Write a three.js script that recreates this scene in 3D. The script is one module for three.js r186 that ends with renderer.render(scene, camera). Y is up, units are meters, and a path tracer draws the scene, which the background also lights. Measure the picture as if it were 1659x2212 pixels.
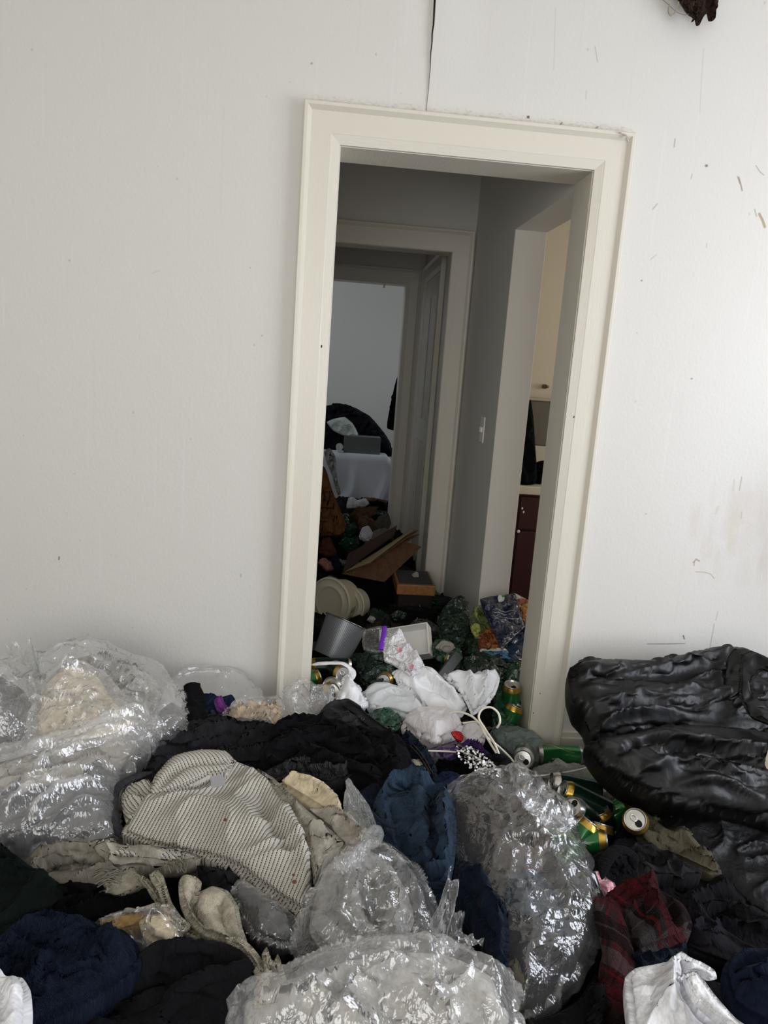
import * as THREE from 'three';
import { mergeGeometries, mergeVertices } from 'three/addons/utils/BufferGeometryUtils.js';
import { RoundedBoxGeometry } from 'three/addons/geometries/RoundedBoxGeometry.js';
import { RectAreaLightUniformsLib } from 'three/addons/lights/RectAreaLightUniformsLib.js';
import { createNoise2D, createNoise3D } from 'simplex-noise';

// ---------------------------------------------------------------- camera, sky, lights, exposure
const FRAME_W = 1659, FRAME_H = 2212, FOCAL = 1606.9;
const scene = new THREE.Scene();
const camera = new THREE.PerspectiveCamera(2 * Math.atan(FRAME_H / 2 / FOCAL) * 180 / Math.PI, FRAME_W / FRAME_H, 0.05, 60);
camera.position.set(0.0092, 1.3931, 2.3373);
camera.rotation.set(-0.1857, -0.0841, 0.0732, 'YXZ');
camera.updateMatrixWorld();
scene.background = new THREE.Color().setRGB(1.5, 1.65, 1.85);          // overcast sky outside the windows
const renderer = new THREE.WebGLRenderer();
renderer.toneMapping = THREE.LinearToneMapping;
renderer.toneMappingExposure = 1.22;
renderer.shadowMap.enabled = true;
RectAreaLightUniformsLib.init();
// daylight entering through each window: a sky-coloured light the size of the glass, set in the opening
function windowLight(x, y, z, w, h, tx, ty, tz, color, intensity) {
  const l = new THREE.RectAreaLight(color, intensity, w, h);
  l.position.set(x, y, z); l.lookAt(tx, ty, tz); scene.add(l);
  return l;
}
const RX = 2.6, BZ = 3.7, LX = -1.75, CEIL = 2.75;                   // right wall, back wall, left wall, ceiling
windowLight(RX + 0.02, 1.45, 1.5, 1.6, 1.35, 0, 1.45, 1.5, 0xeff4ff, 7.0);       // window_1, right wall near the doorway wall
windowLight(-0.3, 1.5, BZ + 0.02, 1.9, 1.35, -0.3, 1.5, 0, 0xfffaf2, 3.3);      // window_2, wall behind the camera
windowLight(3.12, 1.52, -1.05, 1.05, 0.9, 0, 1.4, -1.05, 0xfff6e8, 3.4);          // window_3, kitchen
windowLight(2.05, 1.45, -5.0, 0.9, 1.1, 0, 1.35, -5.0, 0xe6eeff, 0.75);         // window_4, far bedroom

// ---------------------------------------------------------------- helpers
let seed = 20240611;
const rnd = () => { seed = (seed + 0x6D2B79F5) | 0; let t = Math.imul(seed ^ (seed >>> 15), 1 | seed); t = (t + Math.imul(t ^ (t >>> 7), 61 | t)) ^ t; return ((t ^ (t >>> 14)) >>> 0) / 4294967296; };
const n2 = createNoise2D(rnd), n3 = createNoise3D(rnd);
const lerp = (a, b, t) => a + (b - a) * t, clamp = (x, a = 0, b = 1) => Math.min(b, Math.max(a, x));
const sstep = (a, b, x) => { const t = clamp((x - a) / (b - a)); return t * t * (3 - 2 * t); };
const V = (x, y, z) => new THREE.Vector3(x, y, z);
const EYE = camera.position.clone();
function rayOf(px, py) { return V((px - FRAME_W / 2) / FOCAL, -(py - FRAME_H / 2) / FOCAL, -1).applyQuaternion(camera.quaternion); }
function atY(px, py, y) { const d = rayOf(px, py); return EYE.clone().addScaledVector(d, (y - EYE.y) / d.y); }   // point at height y
function atZ(px, py, z) { const d = rayOf(px, py); return EYE.clone().addScaledVector(d, (z - EYE.z) / d.z); }   // point on the plane z
function atX(px, py, x) { const d = rayOf(px, py); return EYE.clone().addScaledVector(d, (x - EYE.x) / d.x); }
const taken = {};
function numbered(name) { const k = taken[name] = (taken[name] ?? -1) + 1; return k ? `${name}_${String(k).padStart(3, '0')}` : name; }
function tag(o, label, category, group, kind) {
  o.userData.label = label; if (category) o.userData.category = category;
  if (group) o.userData.group = group; if (kind) o.userData.kind = kind;
  return o;
}
function finish(mesh) { mesh.castShadow = true; mesh.receiveShadow = true; return mesh; }
function thing(name, label, category, pos, group) {
  const g = new THREE.Group(); g.name = numbered(name); g.position.copy(pos); scene.add(g); g.updateMatrixWorld(true);
  return tag(g, label, category, group);
}
// adds geometry given in world coordinates as a named part of a parent
function part(parent, name, geo, mat, label) {
  parent.updateWorldMatrix(true, false);
  geo.applyMatrix4(parent.matrixWorld.clone().invert());
  const m = finish(new THREE.Mesh(geo, mat)); m.name = name; parent.add(m); if (label) m.userData.label = label;
  return m;
}
// a thing that is one mesh, its origin set at its base
function solo(name, geo, mat, label, category, group, kind) {
  geo.computeBoundingBox(); const b = geo.boundingBox, c = b.getCenter(V()); c.y = b.min.y;
  geo.translate(-c.x, -c.y, -c.z);
  const m = finish(new THREE.Mesh(geo, mat)); m.name = numbered(name); m.position.copy(c); scene.add(m);
  return tag(m, label, category, group, kind);
}
function struct(name, geo, mat, parent) {
  const m = finish(new THREE.Mesh(geo, mat)); m.name = parent ? name : numbered(name);
  (parent ?? scene).add(m); if (!parent) m.userData.kind = 'structure';
  return m;
}
function structGroup(name) { const g = new THREE.Group(); g.name = numbered(name); g.userData.kind = 'structure'; scene.add(g); return g; }
// box from corner to corner, uv in metres
function box(x0, y0, z0, x1, y1, z1, r = 0) {
  const w = x1 - x0, h = y1 - y0, d = z1 - z0;
  const g = r ? new RoundedBoxGeometry(w, h, d, 2, Math.min(r, w / 2.01, h / 2.01, d / 2.01)) : new THREE.BoxGeometry(w, h, d);
  g.translate((x0 + x1) / 2, (y0 + y1) / 2, (z0 + z1) / 2);
  boxUV(g); return g;
}
function boxUV(g) {
  const p = g.attributes.position, n = g.attributes.normal, uv = g.attributes.uv;
  for (let i = 0; i < p.count; i++) {
    const ax = Math.abs(n.getX(i)), ay = Math.abs(n.getY(i)), az = Math.abs(n.getZ(i));
    if (az >= ax && az >= ay) uv.setXY(i, p.getX(i), p.getY(i)); else if (ax >= ay) uv.setXY(i, p.getZ(i), p.getY(i)); else uv.setXY(i, p.getX(i), p.getZ(i));
  }
}
function merge(list) { return mergeGeometries(list.map((g) => { const q = g.index ? g.toNonIndexed() : g; for (const k of Object.keys(q.attributes)) if (!['position', 'normal', 'uv'].includes(k)) q.deleteAttribute(k); return q; })); }

// ---------------------------------------------------------------- textures
function dataTex(size, fn, srgb, rep = 1) {
  const a = new Uint8Array(size * size * 4);
  for (let y = 0; y < size; y++) for (let x = 0; x < size; x++) {
    const c = fn(x / size, y / size, x, y), i = (y * size + x) * 4;
    if (typeof c === 'number') a[i] = a[i + 1] = a[i + 2] = clamp(c) * 255; else { a[i] = clamp(c[0]) * 255; a[i + 1] = clamp(c[1]) * 255; a[i + 2] = clamp(c[2]) * 255; }
    a[i + 3] = 255;
  }
  const t = new THREE.DataTexture(a, size, size); t.magFilter = THREE.LinearFilter; t.minFilter = THREE.LinearMipmapLinearFilter; t.generateMipmaps = true;
  t.wrapS = t.wrapT = THREE.RepeatWrapping; t.repeat.set(rep, rep); if (srgb) t.colorSpace = THREE.SRGBColorSpace; t.needsUpdate = true;
  return t;
}
function rept(t, u, v = u) { const c = t.clone(); c.repeat.set(u, v); c.needsUpdate = true; return c; }
// tileable noise: 2D torus
function tnoise(u, v, f, s = 0) {   // cheap tile: blend across the seam
  const a = n2(u * f + s, v * f - s), b = n2((u - 1) * f + s, v * f - s), c = n2(u * f + s, (v - 1) * f - s), d = n2((u - 1) * f + s, (v - 1) * f - s);
  const bu = sstep(0.75, 1, u), bv = sstep(0.75, 1, v);
  return lerp(lerp(a, b, bu), lerp(c, d, bu), bv);
}
function hash2(i, j, s) { let h = Math.imul(i, 374761393) ^ Math.imul(j, 668265263) ^ Math.imul(s, 2147483647 >> 3); h = Math.imul(h ^ (h >>> 13), 1274126177); h ^= h >>> 16; return [(h & 0xffff) / 65535, ((h >>> 16) & 0xffff) / 65535]; }
// distance to the nearest of jittered points, one in each unit cell; wrap > 0 repeats
function worley(x, y, s = 1, wrap = 0) {
  const ix = Math.floor(x), iy = Math.floor(y); let best = 9, second = 9;
  for (let j = -1; j <= 1; j++) for (let i = -1; i <= 1; i++) {
    const cx = ix + i, cy = iy + j, h = wrap ? hash2(((cx % wrap) + wrap) % wrap, ((cy % wrap) + wrap) % wrap, s) : hash2(cx, cy, s);
    const dx = cx + h[0] - x, dy = cy + h[1] - y, d = dx * dx + dy * dy;
    if (d < best) { second = best; best = d; } else if (d < second) second = d;
  }
  return [Math.sqrt(best), Math.sqrt(second)];
}
const T = {
  weave: dataTex(256, (u, v) => 0.5 + 0.25 * Math.sin(u * 2 * Math.PI * 32) * Math.sign(Math.sin(v * 2 * Math.PI * 32)) + 0.12 * tnoise(u, v, 40) + 0.1 * Math.sin(v * 2 * Math.PI * 64)),
  mottle: dataTex(256, (u, v) => 0.86 + 0.09 * tnoise(u, v, 5) + 0.07 * tnoise(u, v, 16, 4) + 0.05 * tnoise(u, v, 60, 9), true),
  crinkle: dataTex(1024, (u, v) => { const wu = u + 0.02 * tnoise(u, v, 5), wv = v + 0.02 * tnoise(u, v, 5, 7); return 0.62 * worley(wu * 9, wv * 9, 3, 9)[0] + 0.3 * worley(wu * 23, wv * 23, 5, 23)[0] + 0.1 * worley(wu * 60, wv * 60, 8, 60)[0]; }),
  streak: dataTex(512, (u, v) => { const w = v + 0.03 * tnoise(u, v, 4); return 0.5 + 0.28 * tnoise(u * 0.35, w, 30) + 0.2 * tnoise(u * 0.5, w, 70, 3) + 0.1 * tnoise(u, w, 20, 5); }),
  fuzz: dataTex(512, (u, v) => 0.5 + 0.22 * tnoise(u, v, 26) + 0.24 * tnoise(u, v, 70, 3) + 0.2 * tnoise(u, v, 150, 5)),
  crease: dataTex(512, (u, v) => { const a = 1 - Math.abs(tnoise(u, v, 6)), b = 1 - Math.abs(tnoise(u, v, 13, 5)), c = 1 - Math.abs(tnoise(u, v, 30, 8)); return 0.45 * a * a + 0.3 * b * b + 0.2 * c * c; }),
  paint: dataTex(512, (u, v) => 0.5 + 0.18 * tnoise(u * 1, v, 8) + 0.16 * tnoise(u, v, 60, 3) + 0.12 * tnoise(u, v * 0.3, 90, 6)),
};
function canvasTex(w, h, draw) {
  const c = document.createElement('canvas'); c.width = w; c.height = h; draw(c.getContext('2d'), w, h);
  const t = new THREE.CanvasTexture(c); t.colorSpace = THREE.SRGBColorSpace; t.wrapS = t.wrapT = THREE.RepeatWrapping; return t;
}

// ---------------------------------------------------------------- materials
const Std = (o) => new THREE.MeshStandardMaterial(o), Phy = (o) => new THREE.MeshPhysicalMaterial(o);
function cloth(color, o = {}) {
  return Phy({ color, roughness: o.rough ?? 0.92, map: o.map ?? rept1(o.scale ?? 3.3), bumpMap: o.bump ?? creaseAt(o.cs ?? 3), bumpScale: o.bs ?? 0.003, sheen: o.sheen ?? 0.08, sheenRoughness: 0.6, sheenColor: new THREE.Color(color).lerp(new THREE.Color(0xffffff), 0.4), specularIntensity: 0.2, side: THREE.DoubleSide });
}
const mCache = {};
function rept1(s) { return mCache['m' + s] ??= rept(T.mottle, s); }
function creaseAt(s) { return mCache['c' + s] ??= rept(T.crease, s); }
function crinkleAt(s) { return mCache['k' + s] ??= rept(T.crinkle, s); }
function film(o = {}) {   // clear polythene sheet
  return Phy({ color: o.color ?? 0xffffff, roughness: o.rough ?? 0.07, transmission: o.t ?? 0.965, thickness: 0, ior: 1.8, bumpMap: crinkleAt(o.cs ?? 5), bumpScale: o.bs ?? 0.004, side: THREE.DoubleSide });
}
function plastic(color, o = {}) {   // opaque or slightly translucent bag plastic
  return Phy({ color, roughness: o.rough ?? 0.35, specularIntensity: o.spec ?? 1, transmission: o.t ?? 0, thickness: 0, bumpMap: o.streak ? (mCache['s' + o.streak] ??= rept(T.streak, o.streak)) : crinkleAt(o.cs ?? 5), bumpScale: o.bs ?? 0.008, clearcoat: o.coat ?? 0, clearcoatRoughness: 0.2, side: THREE.DoubleSide });
}

// ---------------------------------------------------------------- soft shapes
function resample(pts, closed, n) {
  const c = new THREE.CatmullRomCurve3(pts, closed, 'centripetal');
  const out = c.getSpacedPoints(n); if (closed) out.pop(); return out;
}
function segDist(px, py, ax, ay, bx, by) {
  const dx = bx - ax, dy = by - ay, t = clamp(((px - ax) * dx + (py - ay) * dy) / (dx * dx + dy * dy + 1e-12));
  const qx = ax + t * dx, qy = ay + t * dy; return [Math.hypot(px - qx, py - qy), qx, qy, t];
}
function softLoop(P3, k) {   // between straight edges and a smooth loop
  const c = new THREE.CatmullRomCurve3(P3, true, 'centripetal'), n = P3.length, out = [];
  for (let i = 0; i < n; i++) for (let j = 0; j < 6; j++) out.push(P3[i].clone().lerp(P3[(i + 1) % n], j / 6).lerp(c.getPoint((i + j / 6) / n), k));
  return out;
}
/* Lets a sheet with too much cloth for its place buckle into wrinkles: distance constraints longer than the gaps between points,
   over a soft support; smoothing sets how fine the wrinkles are */
function wrinkle(N, X, Y, Z, sup, edge, quads, o, ef) {
  const e = o.e ?? 0.2, iters = o.it ?? 60, sm = o.sm ?? 0.2, grav = o.g ?? 0.0006, ex = 1 + e * (o.ax ?? 1), ey = 1 + e * (o.ay ?? 1), A = [], B = [], L = [], K = [], seen = new Set(), nb = Array.from({ length: N }, () => []);
  const add = (a, b, s, k) => { if (a === b) return; const key = a < b ? a * N + b : b * N + a; if (seen.has(key)) return; seen.add(key); A.push(a); B.push(b); L.push(Math.hypot(X[a] - X[b], Y[a] - Y[b], sup[a] - sup[b]) * (1 + (s - 1) * (0.15 + 0.85 * (ef[a] + ef[b]) / 2))); K.push(k); if (k > 0.4) { nb[a].push(b); nb[b].push(a); } };
  for (const [a, b, c, d] of quads) { add(a, b, ex, 0.5); add(d, c, ex, 0.5); add(a, d, ey, 0.5); add(b, c, ey, 0.5); add(a, c, (ex + ey) / 2, 0.25); add(b, d, (ex + ey) / 2, 0.25); }
  const m = A.length, Z2 = new Float64Array(N);
  for (let it = 0; it < iters; it++) {
    for (let i = 0; i < m; i++) {
      const a = A[i], b = B[i], dx = X[b] - X[a], dy = Y[b] - Y[a], dz = Z[b] - Z[a], d = Math.sqrt(dx * dx + dy * dy + dz * dz) + 1e-9, wa = edge[a] ? 0 : 1, wb = edge[b] ? 0 : 1;
      if (wa + wb === 0) continue; const f = K[i] * (d - L[i]) / d / (wa + wb) ;
      X[a] += dx * f * wa; Y[a] += dy * f * wa; Z[a] += dz * f * wa; X[b] -= dx * f * wb; Y[b] -= dy * f * wb; Z[b] -= dz * f * wb;
    }
    for (let i = 0; i < N; i++) { if (edge[i] || !nb[i].length) { Z2[i] = Z[i]; continue; } let s = 0; for (const q of nb[i]) s += Z[q]; s /= nb[i].length; Z2[i] = Z[i] + sm * (s - Z[i]); }
    for (let i = 0; i < N; i++) if (!edge[i]) { let z = Z2[i] - grav; const lim = sup[i] - (o.dip ?? 0.012), hi = sup[i] + (o.rise ?? 0.05); if (z < lim) z = lerp(z, lim, 0.8); if (z > hi) z = lerp(z, hi, 0.5); Z[i] = z; }
  }
}
/* A soft closed body (a garment, a bag): the outline is a loop of points [pixel x, pixel y, height?] laid at the given heights
   above the floor; the body swells to both sides of the loop, with folds. o: h [far, near] heights, T/B thickness up and down,
   R edge roundness, folds [{p, a, w}], n noise folds, c sharp creases */
let lumpSeed = 1;
function lump(px, o = {}) {
  const s = lumpSeed++ * 7.31;
  const ys = px.map((p) => p[1]), y0 = Math.min(...ys), y1 = Math.max(...ys), hh = Array.isArray(o.h) ? o.h : [o.h, o.h];
  const P3 = px.map((p) => (o.z !== undefined && p.length < 3) ? atZ(p[0], p[1], lerp(...(Array.isArray(o.z) ? o.z : [o.z, o.z]), (p[1] - y0) / (y1 - y0 || 1))) : atY(p[0], p[1], p[2] ?? lerp(hh[0], hh[1], (p[1] - y0) / (y1 - y0 || 1))));
  const loop = o.sharp ? P3.flatMap((p, i) => { const q = P3[(i + 1) % P3.length]; return [0, 0.25, 0.5, 0.75].map((t) => p.clone().lerp(q, t)); }) : softLoop(P3, o.round ?? 0.5);
  const c = loop.reduce((a, p) => a.add(p), V()).divideScalar(loop.length);
  const n = V(); loop.forEach((p, i) => { const q = loop[(i + 1) % loop.length]; n.add(p.clone().sub(c).cross(q.clone().sub(c))); }); n.normalize();
  if (n.dot(EYE.clone().sub(c)) < 0) n.negate();
  const U = V(1, 0, 0).addScaledVector(n, -n.x).normalize(), W = n.clone().cross(U);
  const L = loop.map((p) => { const d = p.clone().sub(c); return [d.dot(U), d.dot(W), d.dot(n)]; });
  if (o.jag) L.forEach((q, i) => { const k = o.jag * n2(i * 0.45 + s, s); const l = Math.hypot(q[0], q[1]); q[0] += q[0] / l * k; q[1] += q[1] / l * k; });
  const toPlane = (x, y) => { const d = rayOf(x, y), t = c.clone().sub(EYE).dot(n) / d.dot(n), q = EYE.clone().addScaledVector(d, t).sub(c); return [q.dot(U), q.dot(W)]; };
  const folds = (o.folds ?? []).map((f) => {
    const k = f.p.map((p) => toPlane(p[0], p[1])); let q = k;
    if (k.length > 2) q = new THREE.CatmullRomCurve3(k.map((a) => V(a[0], a[1], 0))).getSpacedPoints(k.length * 4).map((v) => [v.x, v.y]);
    return { q, a: f.a * (o.film ? 1 : 1.35), w: f.w, s: f.s ?? 0 };
  });
  let minu = 9, maxu = -9, minv = 9, maxv = -9; for (const q of L) { minu = Math.min(minu, q[0]); maxu = Math.max(maxu, q[0]); minv = Math.min(minv, q[1]); maxv = Math.max(maxv, q[1]); }
  const size = Math.max(maxu - minu, maxv - minv), cell = Math.max(size / (o.res ?? 84), 0.0025);
  const small = Math.min(1, size / 0.2), nu = Math.ceil((maxu - minu) / cell) + 2, nv = Math.ceil((maxv - minv) / cell) + 2;
  const inside = (x, y) => { let r = false; for (let i = 0, j = L.length - 1; i < L.length; j = i++) { const a = L[i], b = L[j]; if ((a[1] > y) !== (b[1] > y) && x < (b[0] - a[0]) * (y - a[1]) / (b[1] - a[1]) + a[0]) r = !r; } return r; };
  const soft = o.film ? 1 : 0.72, R = (o.R ?? 0.05) * soft, Tt = (o.T ?? 0.05) * soft, B = o.B ?? 0.04;
  const ins = new Uint8Array(nu * nv);
  for (let j = 0; j < nv; j++) for (let i = 0; i < nu; i++) ins[j * nu + i] = inside(minu + (i - 0.5) * cell, minv + (j - 0.5) * cell) ? 1 : 0;
  const id = new Int32Array(nu * nv).fill(-1), pos = [], uv = [], back = [], isEdge = [], X = [], Y = [], SUP = [], BOT = [], EF = [], quads = [];
  const vert = (i, j) => {
    const k = j * nu + i; if (id[k] >= 0) return id[k];
    let x = minu + (i - 0.5) * cell, y = minv + (j - 0.5) * cell, d = 9, qx = x, qy = y;
    for (let a = 0; a < L.length; a++) { const b = (a + 1) % L.length, r = segDist(x, y, L[a][0], L[a][1], L[b][0], L[b][1]); if (r[0] < d) { d = r[0]; qx = r[1]; qy = r[2]; } }
    const edge = !ins[k]; if (edge) { x = qx; y = qy; d = 0; }
    let w = 0, ws = 0; for (const q of L) { const g = 1 / ((q[0] - x) ** 2 + (q[1] - y) ** 2 + 1e-5); w += q[2] * g; ws += g; } w /= ws;
    const t = Math.min(1, d / R), dome = Math.sqrt(Math.max(0, 1 - (1 - t) * (1 - t))), ef = sstep(0, o.ef ?? R * 0.8, d);
    let f = 0;
    for (const g of folds) {
      let bd = 9, bt = 0; const m = g.q.length - 1;
      for (let a = 0; a < m; a++) { const r = segDist(x, y, g.q[a][0], g.q[a][1], g.q[a + 1][0], g.q[a + 1][1]); if (r[0] < bd) { bd = r[0]; bt = (a + r[3]) / m; } }
      const e = Math.exp(-bd * bd / (g.w * g.w) * 1.5), taper = Math.sqrt(Math.max(0, Math.sin(Math.PI * clamp(bt * 0.96 + 0.02))));
      f += g.a * e * (0.35 + 0.65 * taper);
    }
    for (const g of [o.n].flat().filter(Boolean)) {
      const r = (g.r ?? 0) * Math.PI / 180, cu = x * Math.cos(r) + y * Math.sin(r), cv = -x * Math.sin(r) + y * Math.cos(r), wp = g.warp ?? 0.35;
      const au = cu * g.f[0] + wp * n2(cu * g.f[0] * 0.6 + s, cv * g.f[1] * 0.6), av = cv * g.f[1] + wp * n2(cv * g.f[1] * 0.6 - s, cu * g.f[0] * 0.6);
      const q = 1 - Math.abs(n2(au + s, av - s)); f += g.a * (o.film ? 1 : 1.7) * small * (Math.pow(q, g.k ?? 2) - 0.4);
    }
    if (o.c) for (const g of [o.c].flat()) {
      const r = (g.r ?? 0) * Math.PI / 180, cu = x * Math.cos(r) + y * Math.sin(r), cv = -x * Math.sin(r) + y * Math.cos(r);
      const wob = g.wob ?? 0.25, uu = cu * g.f[0] + wob * n2(cu * g.f[0] + s, cv * g.f[1]), vv = cv * g.f[1] + wob * n2(cv * g.f[1] - s, cu * g.f[0]);
      f += g.a * (worley(uu + s, vv - s, 11)[0] - 0.45) * 1.6;
    }
    const top = w + Tt * dome + f * ef * (0.55 + 0.45 * dome), bot = w - B * dome + Math.min(0, f) * ef * 0.2;
    const p = c.clone().addScaledVector(U, x).addScaledVector(W, y);
    X.push(x); Y.push(y); EF.push(sstep(0, Math.max(R, 0.03) * 1.2, d)); SUP.push(edge ? w : Math.max(top, bot + 0.002)); uv.push(x + s, y);
    const r2 = p.addScaledVector(n, edge ? w : bot); back.push(r2.x, r2.y, r2.z); isEdge.push(edge); BOT.push(edge ? w : bot);
    return (id[k] = isEdge.length - 1);
  };
  const tri = [];
  for (let j = 0; j < nv - 1; j++) for (let i = 0; i < nu - 1; i++) {
    const sIn = ins[j * nu + i] + ins[j * nu + i + 1] + ins[(j + 1) * nu + i] + ins[(j + 1) * nu + i + 1]; if (!sIn) continue;
    const a = vert(i, j), b = vert(i + 1, j), d = vert(i, j + 1), e = vert(i + 1, j + 1); tri.push(a, b, e, a, e, d); quads.push([a, b, e, d]);
  }
  const wk = o.w === 0 ? null : { ...(o.film ? { e: 0.13, sm: 0.07, it: 46, s: 0.012, f: [9, 10] } : { e: 0.22, sm: 0.3, it: 80, s: 0.03, f: [4, 11], r: [o.n].flat()[0]?.r ?? (s * 37) % 90 - 45 }), ...o.w };
  if (wk) {
    const Z = SUP.map((z, i) => { if (isEdge[i]) return z; const r = (wk.r ?? 0) * Math.PI / 180, cu = X[i] * Math.cos(r) + Y[i] * Math.sin(r), cv = -X[i] * Math.sin(r) + Y[i] * Math.cos(r); return z + wk.s * small * (n2(cu * wk.f[0] + s, cv * wk.f[1]) + 0.6 * n2(cu * wk.f[0] * 2.3 - s, cv * wk.f[1] * 2.3 + s) + 0.25 * n2(cu * wk.f[0] * 6, cv * wk.f[1] * 6 + s)); });
    wrinkle(isEdge.length, X, Y, Z, SUP, isEdge, quads, wk, EF); for (let i = 0; i < Z.length; i++) SUP[i] = isEdge[i] ? SUP[i] : Math.max(Z[i], BOT[i] + 0.002);
  }
  for (let i = 0; i < isEdge.length; i++) { const q = c.clone().addScaledVector(U, X[i]).addScaledVector(W, Y[i]).addScaledVector(n, SUP[i]); pos.push(q.x, q.y, q.z); }
  const N = isEdge.length, idx = tri.slice(), bid = []; let m = N;
  for (let i = 0; i < N; i++) { if (isEdge[i]) bid[i] = i; else { bid[i] = m++; pos.push(back[i * 3], back[i * 3 + 1], back[i * 3 + 2]); uv.push(uv[i * 2], uv[i * 2 + 1]); } }
  for (let i = 0; i < tri.length; i += 3) idx.push(bid[tri[i]], bid[tri[i + 2]], bid[tri[i + 1]]);
  const g = new THREE.BufferGeometry(); g.setAttribute('position', new THREE.Float32BufferAttribute(pos, 3)); g.setAttribute('uv', new THREE.Float32BufferAttribute(uv, 2)); g.setIndex(idx);
  g.computeVertexNormals(); return g;
}
/* A rolled or twisted length of cloth, a sleeve or a trouser leg along points [px, py, height, radius m, flatness?] */
function roll(pts, o = {}) {
  const s = lumpSeed++ * 5.17, P = pts.map((p) => atY(p[0], p[1], p[2])), curve = new THREE.CatmullRomCurve3(P, false, 'centripetal');
  const nl = o.nl ?? 60, nr = o.nr ?? 40, pos = [], uv = [], idx = []; const len = curve.getLength();
  for (let i = 0; i <= nl; i++) {
    const t = i / nl, q = curve.getPoint(t), tan = curve.getTangent(t), side = V(0, 1, 0).cross(tan).normalize(), up = tan.clone().cross(side);
    const k = t * (pts.length - 1), a = Math.min(pts.length - 2, Math.floor(k)), f = k - a, e = f * f * (3 - 2 * f);
    const rad = lerp(pts[a][3], pts[a + 1][3], e) * (o.open ? 1 : Math.sqrt(Math.max(0.02, Math.min(1, t * 9, (1 - t) * 9)))), fl = lerp(pts[a][4] ?? 0.7, pts[a + 1][4] ?? 0.7, e);
    for (let j = 0; j <= nr; j++) {
      const th = j / nr * 2 * Math.PI, tw = th * (o.lobes ?? 3) + t * (o.twist ?? 4), fold = 1 + (o.fa ?? 0.1) * Math.sin(tw + 1.5 * n2(t * 4 + s, Math.cos(th))) + (o.na ?? 0.1) * n2(t * len * (o.nf ?? 12) + s + Math.cos(th), Math.sin(th) * 1.3);
      const r = rad * fold, p = q.clone().addScaledVector(side, Math.cos(th) * r).addScaledVector(up, Math.sin(th) * r * fl);
      pos.push(p.x, p.y, p.z); uv.push(t * len, j / nr * 2 * Math.PI * rad);
      if (i < nl && j < nr) { const b = i * (nr + 1) + j; idx.push(b, b + nr + 1, b + 1, b + 1, b + nr + 1, b + nr + 2); }
    }
  }
  const g = new THREE.BufferGeometry(); g.setAttribute('position', new THREE.Float32BufferAttribute(pos, 3)); g.setAttribute('uv', new THREE.Float32BufferAttribute(uv, 2)); g.setIndex(idx); g.computeVertexNormals(); return g;
}
/* A thin gathered sheet fanning out of a knot: knot [px,py,h], rim points [px,py,h]; pleated, like the tied ears of a bag */
function fan(knot, rim, o = {}) {
  const s = lumpSeed++ * 3.3, K = atY(...knot), Rm = resample(rim.map((p) => atY(...p)), false, o.nr ?? 48), nl = o.nl ?? 24, pos = [], uv = [], idx = [], m = Rm.length;
  const nrm = Rm[0].clone().sub(K).cross(Rm[m - 1].clone().sub(K)).normalize();
  for (let i = 0; i <= nl; i++) for (let j = 0; j < m; j++) {
    const t = i / nl, e = Math.pow(t, 0.85), q = K.clone().lerp(Rm[j], Math.max(0.02, e)), ph = j / m * Math.PI * 2 * (o.pleats ?? 6);
    q.addScaledVector(nrm, (o.a ?? 0.012) * Math.sin(ph + 2 * n2(j * 0.1 + s, t * 2)) * (0.2 + 0.8 * t) + 0.008 * n2(j * 0.2 + s, t * 5));
    pos.push(q.x, q.y, q.z); uv.push(j / m * 0.2, t * 0.15);
    if (i < nl && j < m - 1) { const b = i * m + j; idx.push(b, b + 1, b + m, b + 1, b + m + 1, b + m); }
  }
  const g = new THREE.BufferGeometry(); g.setAttribute('position', new THREE.Float32BufferAttribute(pos, 3)); g.setAttribute('uv', new THREE.Float32BufferAttribute(uv, 2)); g.setIndex(idx); g.computeVertexNormals(); return g;
}
function tube(pts, r, seg = 60, rs = 8) { return new THREE.TubeGeometry(new THREE.CatmullRomCurve3(pts), seg, r, rs); }
function mid(px) { return [px.reduce((a, p) => a + p[0], 0) / px.length, px.reduce((a, p) => a + p[1], 0) / px.length]; }
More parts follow.
